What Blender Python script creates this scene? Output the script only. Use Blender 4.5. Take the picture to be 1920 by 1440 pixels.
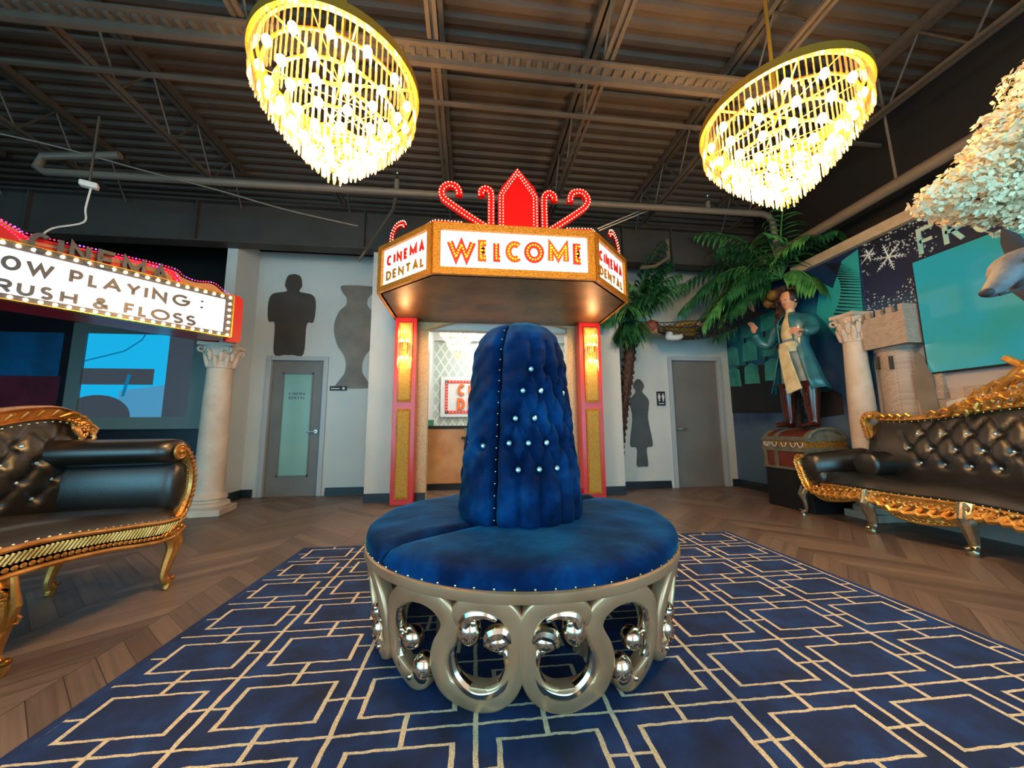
import bpy, bmesh, math, random
from mathutils import Vector, Matrix
random.seed(7)
R=math.radians; pi=math.pi
S=bpy.context.scene; C=S.collection
for o in list(bpy.data.objects): bpy.data.objects.remove(o)
# ---------------------------------------------------------------- camera, world, exposure
cam=bpy.data.cameras.new('camera'); cam.sensor_width=36; cam.lens=36*675/1920; cam.clip_start=.05
co=bpy.data.objects.new('camera',cam); C.objects.link(co); S.camera=co
yaw,pit,rol=R(6.75),R(7.1),R(.4)
F=Vector((math.sin(yaw)*math.cos(pit),math.cos(yaw)*math.cos(pit),math.sin(pit)))
Rt=Vector((math.cos(yaw),-math.sin(yaw),0)); Up=Rt.cross(F)
R2=Rt*math.cos(rol)-Up*math.sin(rol); U2=Up*math.cos(rol)+Rt*math.sin(rol)
m=Matrix((R2,U2,-F)).transposed().to_4x4(); m.translation=(0,0,1); co.matrix_world=m
S.view_settings.view_transform='Standard'; S.view_settings.look='None'
S.view_settings.gamma=1; S.view_settings.use_curve_mapping=False; S.view_settings.exposure=0.55
W=bpy.data.worlds.new('world'); S.world=W; W.use_nodes=True
W.node_tree.nodes['Background'].inputs[0].default_value=(1.0,.85,.74,1)
W.node_tree.nodes['Background'].inputs[1].default_value=.5
def area(name,loc,rot,sx,sy,col,e):
    l=bpy.data.lights.new(name,'AREA'); l.shape='RECTANGLE'; l.size=sx; l.size_y=sy; l.color=col; l.energy=e
    o=bpy.data.objects.new(name,l); o.location=loc; o.rotation_euler=rot; C.objects.link(o); return o
def point(name,loc,col,e,r=.1,par=None):
    l=bpy.data.lights.new(name,'POINT'); l.color=col; l.energy=e; l.shadow_soft_size=r
    o=bpy.data.objects.new(name,l); o.location=loc; C.objects.link(o)
    if par: o.parent=par
    return o
# daylight through the shop front behind the photographer, left and right panels only
area('window_light_left',(-3.2,-2.6,1.45),(R(90),0,R(-14)),4.2,2.9,(.15,.66,.92),150)
area('window_light_right',(2.9,-2.6,1.45),(R(90),0,R(12)),4.2,2.9,(.15,.66,.92),155)
area('added_light_far_left',(-6.3,-1.6,1.5),(R(90),0,R(-62)),3.4,2.4,(.12,.66,.95),55)  # teal panel added only for reflections on the chaise arm
area('reception_ceiling_light',(.6,7.0,3.2),(0,0,0),1.6,1.2,(.95,1,.98),42)
area('added_counter_light',(.45,5.8,3.2),(R(12),0,0),1.6,.3,(1,.9,.75),22)  # extra light added to brighten the counter front
# ---------------------------------------------------------------- helpers
def lin(c):
    c=c.lstrip('#'); v=[int(c[i:i+2],16)/255 for i in (0,2,4)]
    return tuple((x/12.92 if x<=.04045 else ((x+.055)/1.055)**2.4) for x in v)+(1,)
class X:                                        # tiny expression wrapper for math nodes
    def __init__(s,nt,sk): s.nt=nt; s.sk=sk
    def op(s,o,b=None,c=None):
        n=s.nt.nodes.new('ShaderNodeMath'); n.operation=o
        for i,v in enumerate((s,b,c)):
            if v is None: continue
            if isinstance(v,X): s.nt.links.new(v.sk,n.inputs[i])
            else: n.inputs[i].default_value=v
        return X(s.nt,n.outputs[0])
    def __add__(s,b): return s.op('ADD',b)
    def __sub__(s,b): return s.op('SUBTRACT',b)
    def __mul__(s,b): return s.op('MULTIPLY',b)
    def __truediv__(s,b): return s.op('DIVIDE',b)
    def abs(s): return s.op('ABSOLUTE')
    def fract(s): return s.op('FRACT')
    def floor(s): return s.op('FLOOR')
    def lt(s,b): return s.op('LESS_THAN',b)
    def gt(s,b): return s.op('GREATER_THAN',b)
    def max(s,b): return s.op('MAXIMUM',b)
    def min(s,b): return s.op('MINIMUM',b)
def newmat(name):
    m=bpy.data.materials.new(name); m.use_nodes=True; nt=m.node_tree; return m,nt,nt.nodes['Principled BSDF']
def coords(nt,kind='Object'):
    tc=nt.nodes.new('ShaderNodeTexCoord'); sp=nt.nodes.new('ShaderNodeSeparateXYZ'); nt.links.new(tc.outputs[kind],sp.inputs[0])
    return tc.outputs[kind],[X(nt,sp.outputs[i]) for i in range(3)]
def noise(nt,vec,scale,detail=3,rough=.5,stretch=None):
    if stretch:
        mp=nt.nodes.new('ShaderNodeMapping'); mp.inputs['Scale'].default_value=stretch; nt.links.new(vec,mp.inputs[0]); vec=mp.outputs[0]
    n=nt.nodes.new('ShaderNodeTexNoise'); n.inputs['Scale'].default_value=scale; n.inputs['Detail'].default_value=detail; n.inputs['Roughness'].default_value=rough
    nt.links.new(vec,n.inputs['Vector']); return X(nt,n.outputs['Fac'])
def ramp(nt,x,stops):
    r=nt.nodes.new('ShaderNodeValToRGB'); nt.links.new(x.sk,r.inputs[0]); cr=r.color_ramp
    while len(cr.elements)<len(stops): cr.elements.new(.5)
    for e,(p,c) in zip(cr.elements,stops): e.position=p; e.color=lin(c)
    return r.outputs[0]
def mixc(nt,f,a,b):
    n=nt.nodes.new('ShaderNodeMix'); n.data_type='RGBA'
    nt.links.new(f.sk,n.inputs[0])
    for i,v in ((6,a),(7,b)):
        if isinstance(v,str): n.inputs[i].default_value=lin(v)
        else: nt.links.new(v,n.inputs[i])
    return n.outputs[2]
def bump(nt,p,x,strength=.3,dist=.01):
    b=nt.nodes.new('ShaderNodeBump'); b.inputs['Strength'].default_value=strength; b.inputs['Distance'].default_value=dist
    nt.links.new(x.sk,b.inputs['Height']); nt.links.new(b.outputs[0],p.inputs['Normal'])
def mat(name,col,rough=.5,metal=0,col2=None,scale=6,bmp=0,bscale=40,sheen=0,coat=0,emit=None,es=0,spec=None):
    m,nt,p=newmat(name); p.inputs['Base Color'].default_value=lin(col); p.inputs['Roughness'].default_value=rough; p.inputs['Metallic'].default_value=metal
    v,_=coords(nt)
    if col2: nt.links.new(ramp(nt,noise(nt,v,scale),[(.35,col),(.65,col2)]),p.inputs['Base Color'])
    if bmp: bump(nt,p,noise(nt,v,bscale,4),bmp)
    if sheen: p.inputs['Sheen Weight'].default_value=sheen; p.inputs['Sheen Roughness'].default_value=.35
    if coat: p.inputs['Coat Weight'].default_value=coat; p.inputs['Coat Roughness'].default_value=.15
    if spec is not None: p.inputs['Specular IOR Level'].default_value=spec
    if emit: p.inputs['Emission Color'].default_value=lin(emit); p.inputs['Emission Strength'].default_value=es
    return m
M={}
M['wall']=mat('wall_paint','#bcc0be',.6,col2='#c4c7c4',scale=1.5)
M['dark']=mat('dark_paint','#0d0b0c',.7,col2='#15110f',scale=2)
M['deck']=mat('deck_paint','#43362d',.65,col2='#4a3c32',scale=3)
M['steel']=mat('steel_paint','#463c34',.55,col2='#50453b',scale=5)
M['pipe']=mat('pipe_paint','#6a5d50',.5)
M['girder']=mat('girder_paint','#393430',.6,col2='#423c37',scale=2)
M['base']=mat('baseboard_dark','#20262c',.35)
M['cream']=mat('trim_cream','#b5a38c',.5,col2='#a8957d',scale=8)
M['stone']=mat('column_stone','#c9b6a4',.65,col2='#b8a390',scale=5,bmp=.25,bscale=30)
M['red']=mat('red_gloss','#e0120f',.35)
M['redp']=mat('red_pillar','#c41a14',.3,coat=.3)
M['tan']=mat('tan_panel','#c98a4c',.45)
M['gold']=mat('gold_paint','#dc9850',.32,.7,col2='#b06f2a',scale=9,bmp=.15,bscale=60)
M['gold2']=mat('gold_bright','#f0b54a',.25,.8)
M['goldsofa']=mat('gold_leaf','#eab260',.3,.7,col2='#cc8838',scale=12,bmp=.2,bscale=70)
M['champ']=mat('champagne_gold','#e8b48c',.36,.72,col2='#d89c74',scale=4)
M['chrome']=mat('polished_silver_gold','#f0d8bc',.16,1)
M['silver']=mat('silver_leaf','#c3b8a6',.25,.9,col2='#a89474',scale=14)
M['black']=mat('black_leather','#120f0c',.36,col2='#1b1713',scale=5,bmp=.05,bscale=120,spec=.9)
M['blackpl']=mat('black_matte','#08080a',.6)
M['door']=mat('door_grey','#73706c',.45,col2='#6b6764',scale=2)
M['frame']=mat('door_frame_grey','#a3aab0',.4)
M['nickel']=mat('brushed_nickel','#b9b6b0',.28,1)
M['teal']=mat('teal_coat','#1d5560',.35,col2='#2f6f78',scale=6,coat=.3)
M['cloth']=mat('cream_cloth','#d8c9a2',.6,col2='#c2ad7d',scale=9)
M['trou']=mat('grey_blue_cloth','#8fa0a2',.55,col2='#74868a',scale=7)
M['boot']=mat('brown_boot','#4b1e14',.22,col2='#341208',scale=6,coat=.5)
M['skin']=mat('painted_skin','#c58a6a',.45)
M['hair']=mat('dark_hair','#120c0a',.5)
M['ochre']=mat('ochre_cloth','#8a6a1c',.6,col2='#6f5414',scale=9)
M['white']=mat('white_cloth','#c9c9c9',.6)
M['rope']=mat('rope_dark','#1a1412',.7)
M['leaf']=mat('palm_leaf','#2c6434',.34,col2='#5c9a50',scale=9)
M['leafd']=mat('palm_leaf_dark','#12381f',.36,col2='#2c6438',scale=7)
M['trunk']=mat('palm_trunk','#4a2c1e',.7,col2='#2d1810',scale=18,bmp=.5,bscale=30)
M['nut']=mat('coconut','#8a6a2c',.6,col2='#6a4a1c',scale=12)
M['wood']=mat('chest_wood','#6a2a1c',.4,col2='#4d1a10',scale=4)
M['strap']=mat('chest_strap','#6b6656',.6,col2='#57523f',scale=20,bmp=.4,bscale=60)
M['chestgold']=mat('chest_gold_band','#b9853c',.4,.5,col2='#7a5528',scale=40)
M['panelw']=mat('lit_panel','#f3f0f6',.4,emit='#efeaf8',es=.75)
M['letterd']=mat('letter_dark','#54504e',.35,.3)
M['lettero']=mat('letter_orange','#cc5a12',.4)
M['letterr']=mat('letter_red','#d8301a',.4)
M['letterg']=mat('letter_gold','#b8862e',.4,.3)
M['bulbw']=mat('bulb_warm','#fff0d0',.3,emit='#ffdca0',es=9)
M['bulby']=mat('bulb_yellow','#ffd040',.3,emit='#ffb818',es=.9)
M['ledw']=mat('led_cream','#ffe6c0',.3,emit='#ffe0b8',es=1.6)
M['ledv']=mat('led_violet','#c060ff',.3,emit='#a850ff',es=2.5)
M['ledp']=mat('led_pink','#ff4080',.3,emit='#ff2a60',es=2)
M['hot']=mat('filament_glow','#fff0d0',.3,emit='#ffd690',es=70)
M['hotw']=mat('lamp_glow_white','#fff6e8',.3,emit='#fff0dc',es=16)
M['gem']=mat('crystal_button','#cfe8f4',.05,.6,emit=None,coat=1)
M['nail']=mat('nail_head','#d8c8a0',.2,1)
M['glassd']=mat('frosted_glass','#7fa8a0',.25,col2='#8ab4a8',scale=.8)
M['counter']=mat('counter_wood','#b06c34',.35,col2='#c8925a',scale=2.2,bmp=.1)
M['green']=mat('green_card','#3d8a6a',.5)
M['petal']=mat('white_petals','#fbe6c0',.7,col2='#dccba8',scale=4)
M['fur']=mat('grey_fur','#7d7a7c',.7,col2='#5e5a5e',scale=12,bmp=.6,bscale=40)
M['furd']=mat('dark_fur','#3a3436',.7)
M['cyanl']=mat('cyan_ribbon','#18b8d8',.5)
M['foam']=mat('castle_grey','#9d8d84',.7)
M['icy']=mat('icy_letter','#7fc0c4',.4,col2='#b8c8b0',scale=8)
M['snow']=mat('snow_white','#c4ccce',.6)
M['plum']=mat('decal_taupe','#6a625a',.6,col2='#837a70',scale=2.5)
M['brown']=mat('decal_brown','#38302a',.6,col2='#463c33',scale=2.5)
M['dkgrey']=mat('decal_grey','#3b4246',.6,col2='#4c5254',scale=2.5)
M['sensor']=mat('white_plastic','#d8d0c8',.4)
# crystals : clear, gold tinted rods
def crystal(name,tint,tr=.55,tl=.2,gr=.1):
    m=bpy.data.materials.new(name); m.use_nodes=True; nt=m.node_tree; nt.nodes.clear()
    o=nt.nodes.new('ShaderNodeOutputMaterial'); t=nt.nodes.new('ShaderNodeBsdfTransparent'); t.inputs[0].default_value=lin(tint)
    g=nt.nodes.new('ShaderNodeBsdfGlossy'); g.inputs[0].default_value=lin(tint); g.inputs['Roughness'].default_value=gr
    l=nt.nodes.new('ShaderNodeBsdfTranslucent'); l.inputs[0].default_value=lin(tint)
    a=nt.nodes.new('ShaderNodeMixShader'); a.inputs[0].default_value=tl; b=nt.nodes.new('ShaderNodeMixShader'); b.inputs[0].default_value=1-tr
    nt.links.new(g.outputs[0],a.inputs[1]); nt.links.new(l.outputs[0],a.inputs[2]); nt.links.new(t.outputs[0],b.inputs[1]); nt.links.new(a.outputs[0],b.inputs[2]); nt.links.new(b.outputs[0],o.inputs[0]); return m
M['crys']=crystal('crystal_gold','#fff0d4',.62,.12,.2); M['crysw']=crystal('crystal_clear','#fff4e4',.5,.5)
# blue velvet
def velvet():
    m,nt,p=newmat('blue_velvet'); v,_=coords(nt)
    n=noise(nt,v,3.2,4,.6); nt.links.new(ramp(nt,n,[(.36,'#01122c'),(.5,'#022048'),(.66,'#033c70')]),p.inputs['Base Color'])
    p.inputs['Roughness'].default_value=.75; p.inputs['Specular IOR Level'].default_value=.08; p.inputs['Sheen Weight'].default_value=.6; p.inputs['Sheen Roughness'].default_value=.3
    p.inputs['Sheen Tint'].default_value=lin('#1a88b8'); bump(nt,p,noise(nt,v,7,3),.25,.02); return m
M['velvet']=velvet()
# glitter gold
def glitter(name,a,b,s=90):
    m,nt,p=newmat(name); v,_=coords(nt); vo=nt.nodes.new('ShaderNodeTexVoronoi'); vo.inputs['Scale'].default_value=s; nt.links.new(v,vo.inputs['Vector'])
    x=X(nt,vo.outputs['Distance']); nt.links.new(ramp(nt,x,[(.1,a),(.6,b)]),p.inputs['Base Color']); p.inputs['Metallic'].default_value=.55; p.inputs['Roughness'].default_value=.35
    bump(nt,p,x,.8,.01); return m
M['glit']=glitter('gold_glitter','#f4b040','#b87420'); M['hammer']=glitter('hammered_gold','#f4d888','#c8a048',130)
def soffit():
    m,nt,p=newmat('brushed_bronze_soffit'); v,_=coords(nt); n=noise(nt,v,2.4,4,.6)
    nt.links.new(ramp(nt,n,[(.3,'#4d3a26'),(.7,'#80603a')]),p.inputs['Base Color']); p.inputs['Metallic'].default_value=.6; p.inputs['Roughness'].default_value=.42; return m
M['soffit']=soffit()
def wallpaper():
    m,nt,p=newmat('gold_wallpaper'); v,(x,y,z)=coords(nt); n=noise(nt,v,45,2)
    w=((x+y)*26).fract().gt(.5); w2=(z*26).fract().gt(.5); k=(w-w2).abs()*.25+n*.75
    nt.links.new(ramp(nt,k,[(.3,'#b08a5c'),(.7,'#d0b088')]),p.inputs['Base Color']); p.inputs['Roughness'].default_value=.4; p.inputs['Metallic'].default_value=.25; return m
M['paper']=wallpaper()
def floor_m():
    m,nt,p=newmat('chevron_wood_floor'); v,(x,y,z)=coords(nt)
    t=(x/1.1).fract()-.5; a=t.abs()*1.1; q=y+a*.9
    row=(q/.13).floor(); side=(x/.55).floor()
    cb=nt.nodes.new('ShaderNodeCombineXYZ'); nt.links.new(row.sk,cb.inputs[0]); nt.links.new(side.sk,cb.inputs[1])
    wn=nt.nodes.new('ShaderNodeTexWhiteNoise'); nt.links.new(cb.outputs[0],wn.inputs['Vector'])
    cg=nt.nodes.new('ShaderNodeCombineXYZ'); nt.links.new((x*.9-a*.0).sk,cg.inputs[0]); nt.links.new((q*16).sk,cg.inputs[1])
    g=noise(nt,cg.outputs[0],2.2,4,.6); k=X(nt,wn.outputs[0])*.35+g*.65
    base=ramp(nt,k,[(.25,'#54453e'),(.5,'#6f5d54'),(.8,'#8a7568')])
    gap=(q/.13).fract().lt(.03).max((x/.55).fract().lt(.008))
    nt.links.new(mixc(nt,gap,base,'#3e2f28'),p.inputs['Base Color'])
    rr=g*.2+.33; nt.links.new(rr.sk,p.inputs['Roughness']); bump(nt,p,g,.15,.004); return m
M['floor']=floor_m()
def rug_m():
    m,nt,p=newmat('navy_rug_gold_lattice'); v,(x,y,z)=coords(nt)
    n1=noise(nt,v,14,3); n2=noise(nt,v,19,3,.5,(1.3,1,1))
    xx=x+(n1-.5)*.012; yy=y+(n2-.5)*.012
    PX,PY=.472,.3345
    a=(xx-1.895)/PX; b=(yy-1.352)/PY; u=a.fract(); w=b.fract()
    def near(t,px,wd): 
        d=(t-.5).abs(); return ((d*-1+.5)*px).lt(wd)
    hw,hh=.0085,.0052
    L=near(u,PX,hw).max(near(w,PY,hh))
    du=(u-.5).abs()*PX; dw=(w-.5).abs()*PY; sx,sy=.162,.098
    box=du.lt(sx+hw)*dw.lt(sy+hh); ins=du.lt(sx-hw)*dw.lt(sy-hh); L=L.max(box-ins)
    st1=du.lt(hw)*dw.gt(sy); st2=dw.lt(hh)*du.gt(sx); L=L.max(st1).max(st2)*((x-.485).abs().lt(1.885))*(y.lt(3.34))
    pile=noise(nt,v,260,2); big=noise(nt,v,6,3,.6)
    blue=ramp(nt,big,[(.32,'#04102c'),(.5,'#07204c'),(.68,'#0b3468')]); gold=ramp(nt,pile,[(.3,'#c09a64'),(.6,'#ecd8b4')])
    nt.links.new(mixc(nt,L,blue,gold),p.inputs['Base Color']); p.inputs['Roughness'].default_value=.85
    p.inputs['Sheen Weight'].default_value=.15; p.inputs['Sheen Tint'].default_value=lin('#3a78c0')
    bump(nt,p,pile*.6-L*.5+big*.3,.5,.008); return m
M['rug']=rug_m()
def brick_m():
    m,nt,p=newmat('castle_brick'); v,(x,y,z)=coords(nt)
    cb=nt.nodes.new('ShaderNodeCombineXYZ'); nt.links.new((x+y).sk,cb.inputs[0]); nt.links.new(z.sk,cb.inputs[1])
    br=nt.nodes.new('ShaderNodeTexBrick'); nt.links.new(cb.outputs[0],br.inputs['Vector']); br.inputs['Scale'].default_value=14; br.inputs['Mortar Size'].default_value=.018
    br.inputs['Color1'].default_value=lin('#b09c8e'); br.inputs['Color2'].default_value=lin('#9c887c'); br.inputs['Mortar'].default_value=lin('#7c6a60')
    nt.links.new(br.outputs[0],p.inputs['Base Color']); p.inputs['Roughness'].default_value=.75; bump(nt,p,X(nt,br.outputs['Fac'])*-1+1,.4,.01); return m
M['brick']=brick_m()
def sea_m():   # printed mural : night sea in blues and teal
    m,nt,p=newmat('printed_sea_mural'); v,(x,y,z)=coords(nt)
    n=noise(nt,v,1.6,4,.6); k=(z-1.0)/2.4+(n-.5)*.8
    nt.links.new(ramp(nt,k,[(.0,'#4a6078'),(.2,'#1a3258'),(.42,'#0c4a66'),(.6,'#15707c'),(.76,'#0c3462'),(1,'#0a1838')]),p.inputs['Base Color']); p.inputs['Roughness'].default_value=.5; return m
M['sea']=sea_m()
def night_m():
    m,nt,p=newmat('printed_winter_mural'); v,(x,y,z)=coords(nt)
    vo=nt.nodes.new('ShaderNodeTexVoronoi'); vo.inputs['Scale'].default_value=34; nt.links.new(v,vo.inputs['Vector'])
    sp=X(nt,vo.outputs['Distance']).lt(.33); n=noise(nt,v,3.2,3); d=sp*n.gt(.5)*z.gt(2.2)
    base=ramp(nt,(z-1.0)/2.4,[(.1,'#b9a79e'),(.42,'#3a6a8a'),(.6,'#142348'),(.9,'#080a1c')])
    nt.links.new(mixc(nt,d,base,'#a8b2b8'),p.inputs['Base Color']); p.inputs['Roughness'].default_value=.5; return m
M['night']=night_m()
def space_m():
    m,nt,p=newmat('printed_dark_mural'); v,(x,y,z)=coords(nt)
    n=noise(nt,v,3,4,.6); blue=(x+5.95).abs().lt(.42)*(z-2.05).abs().lt(.3)
    mar=(z.lt(1.75)*x.lt(-5.5)); base=ramp(nt,n,[(.3,'#08070c'),(.7,'#14131c')])
    c=mixc(nt,mar*n,base,'#7a2436'); c=mixc(nt,blue*n*1.3,c,'#0a5a86')
    nt.links.new(c,p.inputs['Base Color']); p.inputs['Roughness'].default_value=.35; return m
M['space']=space_m()
def tv_m():
    m,nt,p=newmat('television_screen'); v,(x,y,z)=coords(nt); n=noise(nt,v,1.4,2)
    c=ramp(nt,n+(z*-.25)+.45,[(.25,'#2a8456'),(.5,'#48986c'),(.75,'#46a888'),(1,'#38b0b4')])
    nt.links.new(c,p.inputs['Emission Color']); p.inputs['Emission Strength'].default_value=.42; p.inputs['Base Color'].default_value=lin('#06100e'); p.inputs['Specular IOR Level'].default_value=.35; p.inputs['Roughness'].default_value=.08; return m
M['tv']=tv_m()
def diamond_m():
    m,nt,p=newmat('diamond_wallpaper'); v,(x,y,z)=coords(nt)
    a=((x*1.6+z)*1.7).fract(); b=((x*1.6-z)*1.7).fract()
    L=(a-.5).abs().gt(.46).max((b-.5).abs().gt(.46)).max((a-.5).abs().lt(.05)).max((b-.5).abs().lt(.05))
    nt.links.new(mixc(nt,L,'#a3aea6','#c8d0c8'),p.inputs['Base Color']); p.inputs['Roughness'].default_value=.5; return m
M['diam']=diamond_m()

class MB:
    def __init__(s): s.v=[]; s.f=[]; s.sm=[]
    def add(s,vs,fs,sm=False):
        b=len(s.v); s.v+= [tuple(v) for v in vs]; s.f+=[tuple(b+i for i in f) for f in fs]; s.sm+=[sm]*len(fs); return s
    def box(s,c,d,rot=None):
        vs=[Vector((x*d[0]/2,y*d[1]/2,z*d[2]/2)) for x in(-1,1) for y in(-1,1) for z in(-1,1)]
        if rot: 
            q=rot if isinstance(rot,Matrix) else Matrix.Rotation(rot,3,'Z'); vs=[q@v for v in vs]
        return s.add([v+Vector(c) for v in vs],[(0,1,3,2),(4,6,7,5),(0,4,5,1),(2,3,7,6),(0,2,6,4),(1,5,7,3)])
    def bb(s,a,b): return s.box([(a[i]+b[i])/2 for i in range(3)],[abs(b[i]-a[i]) for i in range(3)])
    def tube(s,pts,r,n=10,cap=True,sq=1):
        pts=[Vector(p) for p in pts]; k=len(pts); rr=r if isinstance(r,(list,tuple)) else [r]*k
        vs=[]; t0=(pts[1]-pts[0]).normalized(); up=Vector((0,0,1)) if abs(t0.z)<.9 else Vector((1,0,0)); a=t0.cross(up).normalized()
        for i,p in enumerate(pts):
            t=(pts[min(i+1,k-1)]-pts[max(i-1,0)]).normalized(); a=(a-t*a.dot(t)).normalized(); b=t.cross(a)
            vs+=[p+(a*math.cos(2*pi*j/n)+b*math.sin(2*pi*j/n)*sq)*rr[i] for j in range(n)]
        fs=[(i*n+j,i*n+(j+1)%n,(i+1)*n+(j+1)%n,(i+1)*n+j) for i in range(k-1) for j in range(n)]
        if cap: fs+=[tuple(range(n-1,-1,-1)),tuple((k-1)*n+j for j in range(n))]
        return s.add(vs,fs,True)
    def lathe(s,prof,c=(0,0,0),n=32,a0=0,a1=2*pi,fn=None):
        full=abs(a1-a0-2*pi)<1e-6; m=n if full else n+1; vs=[]
        for j in range(m):
            a=a0+(a1-a0)*j/n
            for r,z in prof: 
                rr=fn(a,r,z) if fn else r
                vs.append((c[0]+rr*math.cos(a),c[1]+rr*math.sin(a),c[2]+z))
        k=len(prof); fs=[]
        for j in range(n):
            j2=(j+1)%m
            for i in range(k-1): fs.append((j*k+i,j2*k+i,j2*k+i+1,j*k+i+1))
        return s.add(vs,fs,True)
    def sph(s,c,r,n=10,k=6,sc=(1,1,1)):
        vs=[(c[0],c[1],c[2]-r*sc[2])]
        for i in range(1,k):
            a=-pi/2+pi*i/k
            for j in range(n): vs.append((c[0]+r*sc[0]*math.cos(a)*math.cos(2*pi*j/n),c[1]+r*sc[1]*math.cos(a)*math.sin(2*pi*j/n),c[2]+r*sc[2]*math.sin(a)))
        vs.append((c[0],c[1],c[2]+r*sc[2])); fs=[(0,1+(j+1)%n,1+j) for j in range(n)]
        for i in range(k-2): fs+=[(1+i*n+j,1+i*n+(j+1)%n,1+(i+1)*n+(j+1)%n,1+(i+1)*n+j) for j in range(n)]
        e=len(vs)-1; fs+=[(e,1+(k-2)*n+j,1+(k-2)*n+(j+1)%n) for j in range(n)]
        return s.add(vs,fs,True)
    def sweep(s,pts,w,fn,prof=((-1,0),(-1,1),(1,1),(1,0)),closed=False,sm=False):
        # pts in (u,v); cross-section across (a) and depth (b); fn(u,v,n)->world
        pts=[Vector(p) for p in pts]; k=len(pts); ww=w if isinstance(w,(list,tuple)) else [w]*k; vs=[]
        for i in range(k):
            if closed: d1=(pts[i]-pts[i-1]); d2=(pts[(i+1)%k]-pts[i])
            else: d1=pts[i]-pts[max(i-1,0)] if i else pts[1]-pts[0]; d2=pts[i+1]-pts[i] if i<k-1 else d1
            d1=d1.normalized() if d1.length>0 else d2.normalized(); d2=d2.normalized() if d2.length>0 else d1
            nn=Vector((-d1.y-d2.y,d1.x+d2.x)); L=nn.length
            if L<.3: nn=Vector((-d1.y,d1.x))
            else: nn=nn/L*min(2/L,2.6)
            for a,b in prof: q=pts[i]+nn*(ww[i]/2*a); vs.append(fn(q.x,q.y,b))
        m=len(prof); fs=[]
        for i in range(k if closed else k-1):
            i2=(i+1)%k
            for j in range(m): fs.append((i*m+j,i*m+(j+1)%m,i2*m+(j+1)%m,i2*m+j))
        if not closed: fs+=[tuple(range(m-1,-1,-1)),tuple((k-1)*m+j for j in range(m))]
        return s.add(vs,fs,sm)
    def prism(s,poly,fn,d0=0,d1=1):
        k=len(poly); vs=[fn(u,v,d0) for u,v in poly]+[fn(u,v,d1) for u,v in poly]
        fs=[tuple(range(k-1,-1,-1)),tuple(range(k,2*k))]+[(i,(i+1)%k,k+(i+1)%k,k+i) for i in range(k)]
        return s.add(vs,fs)
    def mesh(s,name,m,ang=35):
        me=bpy.data.meshes.new(name); me.from_pydata(s.v,[],s.f); me.polygons.foreach_set('use_smooth',s.sm)
        bm=bmesh.new(); bm.from_mesh(me); bmesh.ops.recalc_face_normals(bm,faces=bm.faces); bm.to_mesh(me); bm.free()
        if any(s.sm): me.set_sharp_from_angle(angle=R(ang))
        me.materials.append(m if not isinstance(m,str) else M[m]); me.update(); return me
    def build(s,name,m,par=None,ang=35,loc=None,bevel=0):
        o=bpy.data.objects.new(name,s.mesh(name,m,ang)); C.objects.link(o)
        if par: o.parent=par
        if loc: o.location=loc
        if bevel: b=o.modifiers.new('bevel','BEVEL'); b.width=bevel; b.segments=2; b.limit_method='ANGLE'; b.angle_limit=R(40)
        return o
def tag(o,label,cat,group=None,kind=None):
    o['label']=label; o['category']=cat
    if group: o['group']=group
    if kind: o['kind']=kind
    return o
def thing(name,label,cat,loc=(0,0,0),rz=0,group=None):
    o=bpy.data.objects.new(name,None); C.objects.link(o); o.location=loc; o.rotation_euler=(0,0,rz); o.empty_display_size=.1
    return tag(o,label,cat,group)
def struct(o): o['kind']='structure'; return o
def inst(name,me,par,loc,rot=None,sc=None):
    o=bpy.data.objects.new(name,me); C.objects.link(o); o.parent=par; o.location=loc
    if rot is not None: o.rotation_euler=rot
    if sc: o.scale=sc
    return o
def cat(pts,n=6,closed=False):
    P=[Vector(p) for p in pts]; k=len(P); out=[]
    for i in range(k if closed else k-1):
        g=(lambda j:P[j%k]) if closed else (lambda j:P[max(0,min(k-1,j))])
        a,b,c,d=g(i-1),g(i),g(i+1),g(i+2)
        for q in range(n):
            t=q/n; out.append(.5*((2*b)+(c-a)*t+(2*a-5*b+4*c-d)*t*t+(3*b-a-3*c+d)*t**3))
    if not closed: out.append(P[-1])
    return out
def interp(x,xs,ys):
    if x<=xs[0]: return ys[0]
    for i in range(len(xs)-1):
        if x<=xs[i+1]: t=(x-xs[i])/(xs[i+1]-xs[i]); return ys[i]+(ys[i+1]-ys[i])*t
    return ys[-1]
def wl(vals,n): # widths list resampled
    return [interp(i/(n-1)*(len(vals)-1),list(range(len(vals))),vals) for i in range(n)]
def dots(par,name,pts,r,mt,limit=100,mats=None):
    """small lamps: the first 100 are parts, the rest one stuff part"""
    me=[MB().sph((0,0,0),r,8,5).mesh(name,x) for x in (mats or [mt])]
    for i,p in enumerate(pts[:limit]): inst(name,me[i%len(me)],par,p)
    if len(pts)>limit:
        b=MB()
        for p in pts[limit:]: b.sph(p,r,6,4)
        o=b.build(name,(mats or [mt])[-1],par); o['kind']='stuff'
def along(pts,step):
    pts=[Vector(p) for p in pts]; out=[]; d=0; nxt=step/2
    for a,b in zip(pts,pts[1:]):
        L=(b-a).length
        while nxt<=d+L and L>0: out.append(a+(b-a)*((nxt-d)/L)); nxt+=step
        d+=L
    return out
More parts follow.
